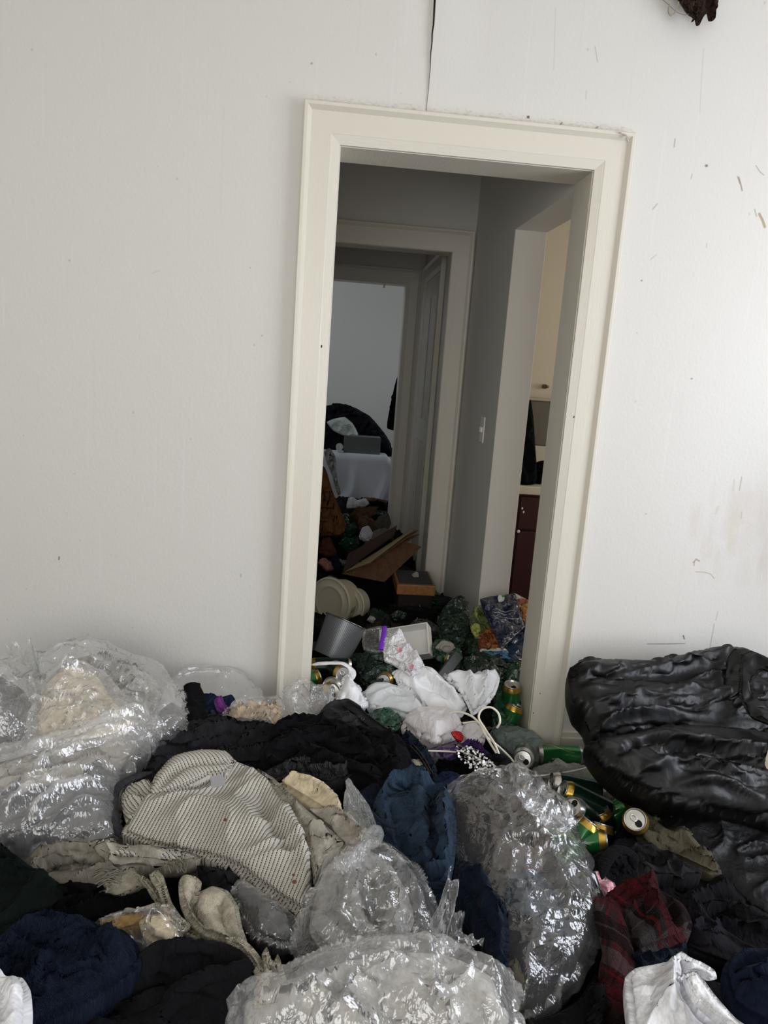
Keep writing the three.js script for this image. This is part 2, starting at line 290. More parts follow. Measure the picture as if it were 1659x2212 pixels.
// ================================================================ the setting
const WD = 0.76, HD = 2.03, WT = 0.166;                               // doorway width and height, wall thickness
const WALL_W = RX - LX;
function wallMarks(ctx, w, h) {
  const X = (px, py) => { const p = atZ(px, py, 0); return [(p.x - LX) / WALL_W * w, h - p.y / CEIL * h]; };
  ctx.fillStyle = '#d0cdc7'; ctx.fillRect(0, 0, w, h);
  const mark = (pts, width, color) => { ctx.strokeStyle = color; ctx.lineWidth = width; ctx.lineCap = 'round'; ctx.beginPath(); pts.forEach((p, i) => { const q = X(...p); i ? ctx.lineTo(...q) : ctx.moveTo(...q); }); ctx.stroke(); };
  const blob = (px, py, r, color) => { const q = X(px, py); ctx.fillStyle = color; ctx.beginPath(); ctx.arc(q[0], q[1], r, 0, 7); ctx.fill(); };
  // faint brushed vertical streaks
  for (let i = 0; i < 260; i++) { const x = rnd() * w, y = rnd() * h, l = 20 + rnd() * 160; ctx.fillStyle = rnd() < 0.5 ? 'rgba(120,112,98,0.025)' : 'rgba(255,255,255,0.05)'; ctx.fillRect(x, y, 1 + rnd() * 2, l); }
  for (let i = 0; i < 120; i++) { const x = rnd() * w, y = rnd() * h; ctx.fillStyle = 'rgba(110,100,84,0.25)'; ctx.fillRect(x, y, 1 + rnd(), 1 + rnd() * 3); }
  // brown smear low on the right and the scuffs above it
  for (let i = 0; i < 70; i++) { const px = 1500 + rnd() * 170, py = 1040 + rnd() * 190; if ((px - 1585) ** 2 / 90 ** 2 + (py - 1130) ** 2 / 110 ** 2 > 1) continue; const l = 20 + rnd() * 50; mark([[px, py], [px - l * 0.12, py + l]], 8 + rnd() * 14, 'rgba(165,140,116,0.028)'); }
  mark([[1593, 381], [1598, 396]], 1.5, 'rgba(120,110,95,.6)'); mark([[1596, 383], [1601, 402], [1603, 412]], 2, 'rgba(125,108,90,.7)');
  mark([[1640, 462], [1647, 475], [1652, 490]], 4, 'rgba(150,130,100,.75)'); mark([[1630, 452], [1634, 467]], 1.5, 'rgba(130,115,95,.6)'); mark([[1633, 358], [1642, 372], [1650, 378]], 1.5, 'rgba(140,130,110,.6)');
  blob(1526, 358, 2.2, 'rgba(110,100,85,.8)'); mark([[1495, 376], [1493, 386]], 1.2, 'rgba(130,120,105,.5)'); mark([[1410, 452], [1420, 440]], 2, 'rgba(140,135,125,.5)'); mark([[1405, 561], [1418, 550]], 1.5, 'rgba(150,145,135,.4)');
  mark([[1458, 300], [1456, 318]], 1.2, 'rgba(110,100,90,.6)'); blob(1386, 606, 1.3, 'rgba(110,100,90,.7)'); mark([[1527, 525], [1526, 535]], 1.2, 'rgba(150,140,125,.5)'); blob(1494, 818, 1.5, 'rgba(120,115,105,.7)'); blob(1395, 1110, 1, 'rgba(110,105,95,.6)');
  mark([[1498, 1215], [1504, 1208], [1511, 1212]], 2.4, 'rgba(150,125,95,.65)'); mark([[1500, 1213], [1499, 1222]], 1.4, 'rgba(140,115,90,.6)'); mark([[1503, 1235], [1520, 1236], [1535, 1240], [1543, 1250]], 1.4, 'rgba(150,130,95,.5)');
  mark([[1398, 1391], [1440, 1391], [1480, 1390]], 1.3, 'rgba(95,90,85,.65)'); mark([[1476, 1373], [1478, 1380]], 1.8, 'rgba(60,55,50,.8)'); mark([[1551, 1321], [1546, 1340]], 1, 'rgba(120,120,120,.5)'); mark([[1543, 1347], [1538, 1375], [1533, 1400]], 1.2, 'rgba(110,110,110,.5)');
  mark([[1602, 1030], [1597, 1060]], 1.2, 'rgba(120,115,105,.6)'); mark([[1586, 1035], [1584, 1060]], 3, 'rgba(180,160,140,.3)'); mark([[1602, 1105], [1601, 1120]], 1.2, 'rgba(130,120,110,.4)'); mark([[1551, 1095], [1546, 1110]], 4, 'rgba(190,165,145,.3)');
  mark([[1285, 100], [1290, 128], [1291, 134]], 1, 'rgba(130,125,115,.5)'); mark([[1520, 105], [1516, 160], [1512, 240]], 1, 'rgba(150,150,145,.35)'); mark([[1267, 195], [1265, 215]], 1, 'rgba(140,135,125,.4)'); mark([[1200, 18], [1196, 150]], 1, 'rgba(150,145,135,.3)');
  blob(673, 137, 1.6, 'rgba(120,112,98,.6)'); mark([[128, 1203], [127, 1209]], 1.8, 'rgba(100,92,82,.8)'); blob(150, 563, 1.4, 'rgba(150,145,135,.6)'); blob(1141, 253, 2, 'rgba(70,60,50,.9)'); mark([[1210, 269], [1214, 265]], 1.6, 'rgba(100,85,70,.9)'); mark([[1286, 278], [1291, 274]], 2, 'rgba(130,105,85,.8)');
  mark([[520, 1240], [521, 1246]], 1.2, 'rgba(110,105,98,.5)'); blob(566, 725, 1.2, 'rgba(120,115,105,.5)'); mark([[330, 590], [345, 584]], 2, 'rgba(190,182,168,.5)');
  // grime line along the top of the door casing
  for (let i = 0; i < 500; i++) { const t = rnd(), px = lerp(665, 1365, t) + rnd() * 4, py = lerp(214, 284, t) - Math.pow(rnd(), 2.6) * 12; const q = X(px, py); ctx.fillStyle = `rgba(${118 + rnd() * 30 | 0},${106 + rnd() * 20 | 0},${86 + rnd() * 20 | 0},0.16)`; ctx.fillRect(q[0], q[1], 1 + rnd() * 4, 1); }
}
const wallTex = canvasTex(2048, 1444, wallMarks);
wallTex.repeat.set(1 / WALL_W, 1 / CEIL); wallTex.offset.set(-LX / WALL_W, 0);
const M = {
  wall: Std({ map: wallTex, roughness: 0.62, bumpMap: rept(T.paint, 1.1), bumpScale: 0.0005 }),
  plain: Std({ color: 0xd0cdc7, roughness: 0.7, bumpMap: rept(T.paint, 1.1), bumpScale: 0.0005 }),
  hall: Std({ color: 0xd0cdc7, roughness: 0.75, bumpMap: rept(T.paint, 1.1), bumpScale: 0.0005 }),
  ceiling: Std({ color: 0xe9e6de, roughness: 0.85 }),
  trim: Std({ color: 0xd3cdbf, roughness: 0.38, bumpMap: rept(T.paint, 1.6, 0.5), bumpScale: 0.0006 }),
  jamb: Std({ color: 0xd3cdbf, roughness: 0.42, bumpMap: rept(T.paint, 1.6, 0.5), bumpScale: 0.0006 }),
  hallTrim: Std({ color: 0xd3cdbf, roughness: 0.45, bumpMap: rept(T.paint, 1.6, 0.5), bumpScale: 0.0006 }),
  floor: Std({ color: 0x6b4f36, roughness: 0.55, map: rept(T.mottle, 1), bumpMap: rept(T.streak, 1.5), bumpScale: 0.0005 }),
  board: Std({ color: 0x3b2f28, roughness: 0.9 }),
  kitchen: Std({ color: 0xd6cebd, roughness: 0.7 }),
  glass: Phy({ color: 0xffffff, roughness: 0.02, transmission: 1, thickness: 0, ior: 1.5 }),
  chip: Std({ color: 0x5a3524, roughness: 0.8 }),
  whitePlastic: Std({ color: 0xe9e6dc, roughness: 0.4 }),
};
// --- doorway wall: two sheets of board that meet above the doorway in an open, curling seam
const wf = structGroup('wall_front');
{
  const slab = (pts, z0, z1) => { const s = new THREE.Shape(pts.map((p) => new THREE.Vector2(...p))); const g = new THREE.ExtrudeGeometry(s, { depth: z1 - z0, bevelEnabled: false }); g.translate(0, 0, z0); return g; };
  struct('wall_panel', slab([[LX - 0.1, 0], [-0.02, 0], [-0.02, HD + 0.02], [0.1, HD + 0.02], [0.1, CEIL], [LX - 0.1, CEIL]], -WT, 0), M.wall, wf);
  struct('wall_panel', slab([[WD + 0.02, 0], [RX + 0.1, 0], [RX + 0.1, CEIL], [0.46, CEIL], [0.46, HD + 0.02], [WD + 0.02, HD + 0.02]], -WT, 0), M.wall, wf);
  struct('seam_backing', box(0.09, HD + 0.02, -WT, 0.47, CEIL, -0.014), M.board, wf);
  const strip = (xa, xb, zf) => {   // curling edge of a sheet, 12 mm thick
    const nx = 24, ny = 30, f = new THREE.PlaneGeometry(1, 1, nx, ny), p = f.attributes.position, uv = f.attributes.uv;
    for (let i = 0; i < p.count; i++) { const y = lerp(HD + 0.021, CEIL, p.getY(i) + 0.5), x = lerp(xa(y), xb(y), p.getX(i) + 0.5); p.setXYZ(i, x, y, zf(x, y)); uv.setXY(i, x, y); }
    f.computeVertexNormals(); const b = f.clone(); b.translate(0, 0, -0.012); b.index.array.reverse(); b.computeVertexNormals();
    const e = new THREE.PlaneGeometry(1, 1, 1, ny), q = e.attributes.position;   // the raw edge
    const side = xa(2.5) > 0.2 && xa(2.5) < 0.3 ? xa : xb;
    for (let i = 0; i < q.count; i++) { const y = lerp(HD + 0.021, CEIL, q.getY(i) + 0.5), x = side(y); q.setXYZ(i, x, y, zf(x, y) - (q.getX(i) < 0 ? 0.012 : 0)); }
    e.computeVertexNormals(); return merge([f, b, e]);
  };
  const seam = (y) => 0.2452 + 0.0006 * Math.sin(y * 40) + 0.0011 * n2(y * 22, 3);
  struct('wall_panel_edge', strip(() => 0.1, (y) => seam(y) - 0.0006 - 0.0022 * sstep(2.2, 2.45, y), (x, y) => -0.006 * sstep(0.14, 0.245, x) * sstep(2.12, 2.5, y)), M.wall, wf);
  struct('wall_panel_edge', strip((y) => seam(y) + 0.0003 + 0.0016 * sstep(2.2, 2.45, y), () => 0.46, (x, y) => (0.002 + 0.009 * sstep(2.1, 2.45, y)) * (1 - sstep(0.246, 0.4, x))), M.wall, wf);
}
// other walls of the room, with a window in the right one and one behind the camera
function wallWithHole(name, axis, at, thick, a0, a1, h0, h1, b0, b1, c0, c1, mat) {   // along axis 'x' or 'z' at `at`, opening b0..b1 wide, c0..c1 high
  const g = structGroup(name), mk = (u0, v0, u1, v1) => struct('wall_section', axis === 'z' ? box(Math.min(at, at + thick), v0, u0, Math.max(at, at + thick), v1, u1) : box(u0, v0, Math.min(at, at + thick), u1, v1, Math.max(at, at + thick)), mat, g);
  mk(a0, h0, b0, h1); mk(b1, h0, a1, h1); if (c0 > h0) mk(b0, h0, b1, c0); mk(b0, c1, b1, h1);
  return g;
}
function windowIn(n, axis, at, out, b0, b1, c0, c1) {
  const g = structGroup('window_' + n), o = out * 0.1, bx = (u0, v0, u1, v1, d0, d1) => { const p = at + o + d0 * out, q = at + o + d1 * out; return axis === 'z' ? box(Math.min(p, q), v0, u0, Math.max(p, q), v1, u1) : box(u0, v0, Math.min(p, q), u1, v1, Math.max(p, q)); };
  const f = 0.05, m = (c0 + c1) / 2;
  for (const r of [[b0, c0, b1, c0 + f], [b0, c1 - f, b1, c1], [b0, c0, b0 + f, c1], [b1 - f, c0, b1, c1]]) struct('window_frame', bx(...r, 0, 0.05), M.trim, g);
  struct('sash_rail', bx(b0 + f, m - 0.02, b1 - f, m + 0.02, 0.005, 0.045), M.trim, g);
  struct('pane', bx(b0 + f, c0 + f, b1 - f, m - 0.02, 0.022, 0.026), M.glass, g); struct('pane', bx(b0 + f, m + 0.02, b1 - f, c1 - f, 0.022, 0.026), M.glass, g);
  return g;
}
wallWithHole('wall_right', 'z', RX, 0.16, 0, BZ, 0, CEIL, 0.68, 2.32, 0.75, 2.15, M.plain); windowIn(1, 'z', RX, 1, 0.68, 2.32, 0.75, 2.15);
wallWithHole('wall_back', 'x', BZ, 0.16, LX - 0.1, RX + 0.16, 0, CEIL, -1.3, 0.7, 0.8, 2.2, M.plain); windowIn(2, 'x', BZ, 1, -1.3, 0.7, 0.8, 2.2);
struct('wall_left', box(LX - 0.12, 0, 0, LX, CEIL, BZ + 0.16), M.plain);
struct('floor', box(LX - 0.12, -0.12, -WT, RX + 0.16, 0, BZ + 0.16), M.floor);
struct('ceiling', box(LX - 0.12, CEIL, -WT, RX + 0.16, CEIL + 0.12, BZ + 0.16), M.ceiling);
// --- door casings: moulded boards mitred round an opening
const PROF = [[0, 0], [0.001, 0.008], [0.026, 0.0165], [0.028, 0.0175], [0.086, 0.0175], [0.087, 0.0185], [0.0975, 0.03], [0.106, 0.03], [0.109, 0.0265], [0.109, 0]];
function casingBoard(which, w, h, side = 1, prof = PROF) {   // profile swept along one side; side -1 mirrors in depth
  const pos = [], uv = [], P = (s, d, end) => which === 'left' ? [-s, end ? h + s : 0, d * side] : which === 'right' ? [w + s, end ? h + s : 0, d * side] : [end ? w + s : -s, h + s, d * side];
  let run = 0;
  for (let i = 0; i < prof.length - 1; i++) {
    const [s0, d0] = prof[i], [s1, d1] = prof[i + 1], l = Math.hypot(s1 - s0, d1 - d0), N = 8;
    for (let k = 0; k < N; k++) {
      const q = (s, d, t) => { const A = P(s, d, 0), B = P(s, d, 1); return A.map((v, m) => lerp(v, B[m], t)); };
      const a = q(s0, d0, k / N), b = q(s1, d1, k / N), c = q(s1, d1, (k + 1) / N), e = q(s0, d0, (k + 1) / N);
      for (const v of [a, b, c, a, c, e]) pos.push(...v);
      const L = which === 'head' ? w : h; uv.push(run, k / N * L, run + l, k / N * L, run + l, (k + 1) / N * L, run, k / N * L, run + l, (k + 1) / N * L, run, (k + 1) / N * L);
    }
    run += l;
  }
  const g = new THREE.BufferGeometry(); g.setAttribute('position', new THREE.Float32BufferAttribute(pos, 3)); g.setAttribute('uv', new THREE.Float32BufferAttribute(uv, 2)); g.computeVertexNormals(); return g;
}
function casing(n, w, h, mat, matrix, backToo, jambMat, depth, stop = true) {
  const g = structGroup('trim_' + n); g.applyMatrix4(matrix);
  for (const s of ['left', 'head', 'right']) struct('casing_board', casingBoard(s, w, h), mat, g);
  if (jambMat) {
    struct('jamb', box(-0.021, 0, -depth, 0.002, h, -0.0005, 0.002), jambMat, g); struct('jamb', box(w - 0.002, 0, -depth, w + 0.021, h, -0.0005, 0.002), jambMat, g);
    struct('head_jamb', box(-0.021, h - 0.002, -depth, w + 0.021, h + 0.021, -0.0005, 0.002), jambMat, g);
  }
  if (backToo) { const b = new THREE.Matrix4().makeTranslation(0, 0, -depth); for (const s of ['left', 'head', 'right']) { const q = casingBoard(s, w, h, -1); q.applyMatrix4(b); struct('casing_board', q, mat, g); } }
  return g;
}
const c1 = casing(1, WD, HD, M.trim, new THREE.Matrix4(), false, M.jamb, WT);
// paint chips and nail heads on the casing
for (const [px, py, r] of [[694, 748, 0.004], [608, 1312, 0.0045], [611, 1335, 0.0035], [1242, 901, 0.005], [607, 1364, 0.003], [1153, 1542, 0.002], [1168, 1500, 0.002], [1036, 309, 0.004]]) {
  const p = atZ(px, py, 0.021), g = new THREE.SphereGeometry(r, 8, 6); g.scale(0.8, 1.3, 0.35); g.translate(p.x, p.y, p.z - (px > 690 && px < 1250 ? 0.006 : 0)); struct('paint_chip', g, M.chip, c1);
}
// loose paint curl and splinters at the top right corner of the casing
for (const [a, b] of [[[1345, 290], [1358, 296]], [[1352, 298], [1357, 306]], [[1336, 287], [1345, 288]]]) { const p = atZ(...a, 0.034), q = atZ(...b, 0.036); struct('paint_flake', tube([p, p.clone().lerp(q, 0.5).add(V(0, 0, 0.004)), q], 0.0022, 10, 5), M.trim, c1); }
// baseboards
struct('baseboard_right', merge([box(WD + 0.109, 0, 0, RX, 0.2, 0.018), box(WD + 0.109, 0.2, 0, RX, 0.219, 0.012)]), M.trim);
struct('baseboard_left', merge([box(LX, 0, 0, -0.109, 0.2, 0.018), box(LX, 0.2, 0, -0.109, 0.219, 0.012)]), M.trim);
// --- hall behind the doorway
const HZ = -1.689, HX = 0.722, HL = -0.75, HC = 2.6, KZ = -0.885, KT = 0.138, KH = 2.015;
struct('wall_hall_left', box(HL - 0.1, 0, HZ, HL, HC, -WT), M.hall);
struct('wall_hall_back_of_room', box(HL - 0.1, HD + 0.13, -WT - 0.004, HX + 0.2, HC, -WT + 0.001), M.hall);
{ // right wall of the hall: solid stretch, then an opening to the kitchen with a header
  const g = structGroup('wall_hall_right'), turn = new THREE.Matrix4().makeTranslation(HX, 0, HZ).multiply(new THREE.Matrix4().makeRotationY(0.0255)).multiply(new THREE.Matrix4().makeTranslation(-HX, 0, -HZ)); g.applyMatrix4(turn);   // the wall runs slightly out of square
  struct('wall_section', box(HX, 0, HZ - 0.13, HX + KT, HC, KZ, 0.004), M.hall, g);
  struct('wall_header', box(HX, KH, KZ, HX + KT, HC, -WT + 0.001), M.hall, g);
}
struct('ceiling_hall', box(HL - 0.1, HC, -5.9, 3.2, HC + 0.1, -WT), M.hall);
struct('floor_hall', box(HL - 0.1, -0.12, -8, 3.2, 0, -WT), M.floor);
{ // wall at the end of the hall with the second doorway
  const g = structGroup('wall_hall_end'), x0 = 0.605 - WD, x1 = 0.605;
  struct('wall_section', box(HL - 0.1, 0, HZ - 0.13, x0 - 0.02, HC, HZ), M.hall, g);
  struct('wall_section', box(x0 - 0.02, HD + 0.02, HZ - 0.13, x1 + 0.02, HC, HZ), M.hall, g);
  struct('wall_section', box(x1 + 0.02, 0, HZ - 0.13, HX + 0.01, HC, HZ), M.hall, g);
  casing(2, WD, HD, M.hallTrim, new THREE.Matrix4().makeTranslation(x0, 0, HZ), false, M.hallTrim, 0.13);
}
{ // lobby beyond it: right wall with a closed side door, end wall with the third doorway
  const z3 = -3.3, x3 = 0.525, rx = 0.655;
  const g = structGroup('wall_lobby_right');
  struct('wall_section', box(rx, 0, z3, rx + 0.1, HC, HZ - 0.13), M.hall, g);
  const d = structGroup('door_1'); d.position.set(rx - 0.001, 0, z3 + 0.21); d.rotation.y = -Math.PI / 2;   // faces -x
  for (const s of ['left', 'head', 'right']) struct('casing_board', casingBoard(s, 0.76, HD), M.hallTrim, d);
  struct('door_leaf', box(0.003, 0.01, -0.03, 0.757, HD - 0.003, 0.004), M.hallTrim, d);
  for (const [a, b, c, e] of [[0.11, 0.2, 0.34, 0.95], [0.42, 0.2, 0.65, 0.95], [0.11, 1.1, 0.34, 1.9], [0.42, 1.1, 0.65, 1.9]]) struct('door_panel', box(a, b, 0.004, c, e, 0.012, 0.004), M.hallTrim, d);
  struct('wall_lobby_left', box(-0.6, 0, z3, -0.5, HC, HZ - 0.13), M.hall);
  const e = structGroup('wall_lobby_end');
  struct('wall_section', box(-0.6, 0, z3 - 0.13, x3 - WD - 0.02, HC, z3), M.hall, e);
  struct('wall_section', box(x3 - WD - 0.02, HD + 0.02, z3 - 0.13, x3 + 0.02, HC, z3), M.hall, e);
  struct('wall_section', box(x3 + 0.02, 0, z3 - 0.13, 0.8, HC, z3), M.hall, e);
  casing(3, WD, HD, M.hallTrim, new THREE.Matrix4().makeTranslation(x3 - WD, 0, z3), false, M.hallTrim, 0.13);
  struct('door_stop', box(0.36, HD - 0.03, z3 - 0.05, 0.375, HD - 0.002, z3 - 0.04), M.hallTrim, e);
}
// --- far bedroom
struct('wall_bedroom_far', box(-1.6, 0, -6.1, 2.1, HC, -6.0), M.plain);
struct('wall_bedroom_left', box(-1.6, 0, -6.0, -1.5, HC, -3.43), M.plain);
struct('wall_bedroom_near', merge([box(-1.6, 0, -3.44, -0.6, HC, -3.42), box(0.7, 0, -3.44, 2.1, HC, -3.42)]), M.plain);
wallWithHole('wall_bedroom_right', 'z', 2.0, 0.12, -6.0, -3.42, 0, HC, -5.5, -4.5, 0.85, 2.05, M.plain); windowIn(4, 'z', 2.0, 1, -5.5, -4.5, 0.85, 2.05);
// --- kitchen beside the hall
struct('wall_kitchen_near', box(HX + KT + 0.03, 0, -WT - 0.004, 3.2, HC, -WT + 0.001), M.kitchen);
wallWithHole('wall_kitchen_right', 'z', 3.1, 0.1, -1.95, -WT, 0, HC, -1.6, -0.5, 1.05, 2.0, M.kitchen); windowIn(3, 'z', 3.1, 1, -1.6, -0.5, 1.05, 2.0);
struct('wall_kitchen_far', box(HX + KT, 0, -1.95, 3.2, HC, -1.85), M.kitchen);
struct('wall_kitchen_side', box(HX + KT + 0.012, 0, -1.85, HX + KT + 0.03, HC, -1.05), M.kitchen);
// shelf fixed to the wall just beyond the right edge of the picture; it shades the wall below it
struct('wall_shelf', merge([box(1.78, 0.98, 0.002, 2.3, 1.02, 0.3, 0.004), box(1.8, 1.02, 0.004, 1.83, 1.2, 0.28), box(2.25, 1.02, 0.004, 2.28, 1.2, 0.28), box(1.78, 1.2, 0.002, 2.3, 1.225, 0.3, 0.004), box(1.8, 1.02, 0.002, 2.28, 1.2, 0.012)]), M.trim);
// switch plate and socket
{
  const a = atX(1043, 928, HX + 0.0165), g = thing('light_switch', 'pale double switch plate on the hall wall before the kitchen opening', 'switch', V(a.x, a.y - 0.06, a.z));
  part(g, 'plate', box(a.x - 0.006, a.y - 0.06, a.z - 0.04, a.x + 0.003, a.y + 0.06, a.z + 0.04, 0.003), M.whitePlastic);
  for (const d of [-0.016, 0.016]) part(g, 'toggle', box(a.x - 0.013, a.y - 0.012, a.z + d - 0.004, a.x - 0.005, a.y + 0.012, a.z + d + 0.004, 0.002), M.whitePlastic);
  const b = atZ(1318, 1436, 0), s = thing('wall_socket', 'white wall socket plate just above the black bag', 'socket', V(b.x, b.y - 0.05, 0));
  part(s, 'plate', box(b.x - 0.04, b.y - 0.06, 0, b.x + 0.04, b.y + 0.012, 0.008, 0.003), M.whitePlastic);
  for (const d of [-0.02, 0.02]) part(s, 'outlet', box(b.x + d - 0.014, b.y - 0.045, 0.005, b.x + d + 0.014, b.y - 0.01, 0.011, 0.003), M.whitePlastic);
}
// ================================================================ the heap in the room
const C = {
  black: cloth(0x0d0c0f), black2: cloth(0x111013, { cs: 4 }), charcoal: cloth(0x262628, { cs: 4 }), darkgrey: cloth(0x3a3a3d, { cs: 3 }), grey: cloth(0x8b8985, { cs: 3 }), lightgrey: cloth(0xb4b1aa, { cs: 2 }),
  slate: cloth(0x3a393c), cream: cloth(0xe6d6b6, { cs: 2 }), beige: cloth(0xd8bd98, { cs: 5, bs: 0.01 }), greybeige: cloth(0xa8a193, { cs: 3 }), taupe: cloth(0x7d776c), navy: cloth(0x1f2942), purple: cloth(0x4b2f63), violet: cloth(0x7a3f86),
  darkgreen: cloth(0x0c1412), olive: cloth(0x544e3f), pink: cloth(0xd99aa2), blush: cloth(0xb98579), palewhite: cloth(0xd9d8d4, { cs: 2 }), brownmix: cloth(0x4e443b, { cs: 5, bs: 0.01 }), plumgrey: cloth(0x6b6470),
  white: cloth(0xf4f4f6, { cs: 2, bs: 0.004 }), yellow: cloth(0xb8924a), scarf: cloth(0xd3cab5, { bump: rept(T.fuzz, 9), bs: 0.004 }),
  navyFleece: Phy({ color: 0x1c2434, roughness: 1, map: rept(T.mottle, 5), bumpMap: rept(T.fuzz, 5), bumpScale: 0.014, sheen: 0.6, sheenColor: new THREE.Color(0x3a4660), sheenRoughness: 0.7, specularIntensity: 0.1 }),
};
const P = {
  clear: film(), clearSoft: film({ t: 0.93, rough: 0.1 }), clearMilky: film({ t: 0.8, rough: 0.12, color: 0xf3f4f2 }), clearTaut: film({ t: 0.965, rough: 0.07, bs: 0.003, cs: 3 }),
  black: plastic(0x090909, { rough: 0.46, spec: 0.65, cs: 2.2, bs: 0.0025 }), blackMatte: plastic(0x070708, { spec: 0.4, rough: 0.5, cs: 3, bs: 0.004 }),
  white: plastic(0xf6f7f9, { rough: 0.35, t: 0.14, cs: 4, bs: 0.003 }), whiteThin: plastic(0xeef1f2, { rough: 0.3, t: 0.35, cs: 4, bs: 0.003 }),
  green: plastic(0x1d4a35, { rough: 0.22, t: 0.25, cs: 6, bs: 0.005 }), greenDark: plastic(0x12291f, { rough: 0.2, t: 0.1, cs: 6, bs: 0.005 }), smoke: plastic(0x8d9a94, { rough: 0.2, t: 0.5, cs: 7, bs: 0.005 }),
};
// denim: dark blue twill with paler wear
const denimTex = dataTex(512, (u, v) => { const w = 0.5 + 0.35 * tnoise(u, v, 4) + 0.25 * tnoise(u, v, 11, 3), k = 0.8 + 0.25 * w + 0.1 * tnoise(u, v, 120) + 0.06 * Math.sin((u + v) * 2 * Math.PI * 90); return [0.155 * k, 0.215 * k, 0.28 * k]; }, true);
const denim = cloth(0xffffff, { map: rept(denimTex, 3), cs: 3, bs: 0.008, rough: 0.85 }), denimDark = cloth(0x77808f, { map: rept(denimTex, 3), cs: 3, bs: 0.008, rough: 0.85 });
// striped rib knit: pale ground with dark broken lines
const knitTex = canvasTex(256, 256, (c, w, h) => {
  c.fillStyle = '#d2cfc8'; c.fillRect(0, 0, w, h);
  for (let i = 0; i < 8; i++) { c.fillStyle = '#bfbab0'; c.fillRect(i * 32 + 3, 0, 4, h); c.fillStyle = '#57524c'; for (let j = 0; j < 16; j++) c.fillRect(i * 32 + 15, j * 16, 9, 11 + (j % 3)); }
});
const knitBump = dataTex(256, (u, v) => 0.5 + 0.4 * Math.cos((u * 8 - 0.1) * 2 * Math.PI) + 0.1 * Math.sin(v * 16 * 2 * Math.PI));
knitTex.repeat.set(17, 17); knitTex.rotation = -0.28; knitBump.repeat.set(17, 17); knitBump.rotation = -0.28;
const knit = Phy({ color: 0xdcdad6, map: knitTex, bumpMap: knitBump, bumpScale: 0.002, roughness: 0.95, specularIntensity: 0.2, side: THREE.DoubleSide });
const knitFlap = knit.clone(); knitFlap.map = knitTex.clone(); knitFlap.map.rotation = 0.75; knitFlap.bumpMap = knitBump.clone(); knitFlap.bumpMap.rotation = 0.75;
// brushed tartan: red, black and grey
const plaidTex = canvasTex(512, 512, (c, w, h) => {
  c.fillStyle = '#3a3536'; c.fillRect(0, 0, w, h);
  const band = (v, a, b, col) => { c.fillStyle = col; v ? c.fillRect(a, 0, b, h) : c.fillRect(0, a, w, b); };
  for (const v of [0, 1]) { band(v, 0, 130, 'rgba(140,26,36,.5)'); band(v, 190, 120, 'rgba(14,12,14,.7)'); band(v, 350, 90, 'rgba(150,146,146,.5)'); band(v, 460, 14, 'rgba(190,30,40,.6)'); band(v, 240, 10, 'rgba(160,160,160,.4)'); band(v, 60, 12, 'rgba(20,10,12,.5)'); }
  for (let i = 0; i < 9000; i++) { c.fillStyle = rnd() < 0.5 ? 'rgba(0,0,0,.12)' : 'rgba(255,255,255,.06)'; c.fillRect(rnd() * w, rnd() * h, 1 + rnd() * 5, 1); }
});
plaidTex.repeat.set(5.5, 5.5); plaidTex.rotation = 0.5;
const plaid = Phy({ color: 0x969696, map: plaidTex, bumpMap: rept(T.fuzz, 6), bumpScale: 0.006, roughness: 1, sheen: 0.4, sheenColor: new THREE.Color(0x806060), specularIntensity: 0.1, side: THREE.DoubleSide });
const NF = (a = 0.022, f = [5, 12], r = 0, k = 2) => ({ a, f, r, k });            // soft cloth folds
const CR = (a = 0.03, f = [9, 9], r = 0) => ({ a, f, r });                          // sharp film creases
const G = { bags: 'clear plastic bags of clothes', dark: 'dark clothes strewn through the heap', blackbags: 'black rubbish bags piled by the wall', cans: 'green beer cans among the rubbish' };

// dark clothes filling the gaps under everything that can be told apart
{
  const nx = 150, nz = 120, g = new THREE.PlaneGeometry(1, 1, nx, nz), p = g.attributes.position, uv = g.attributes.uv;
  for (let i = 0; i < p.count; i++) {
    const x = lerp(LX + 0.01, RX - 0.01, p.getX(i) + 0.5), z = lerp(0.035, 2.0, p.getY(i) + 0.5);
    const valley = Math.exp(-((x - 1.0) ** 2) / 0.12 - ((z - 0.4) ** 2) / 0.25);
    let y = 0.2 + 0.05 * sstep(0.2, 1.2, z) - 0.17 * valley - 0.12 * (1 - sstep(0.0, 0.35, z)) * sstep(-0.2, 0.1, x);
    y += 0.03 * n2(x * 4, z * 4) + 0.025 * (1 - Math.abs(n2(x * 7 + 3, z * 5))) + 0.01 * n2(x * 16, z * 16);
    p.setXYZ(i, x, Math.max(0.03, y), z); uv.setXY(i, x, z);
  }
  g.index.array.reverse(); g.computeVertexNormals();
  solo('clothes_heap', g, C.black2, 'black tangled clothes filling the gaps of the heap', 'clothes', null, 'stuff');
}

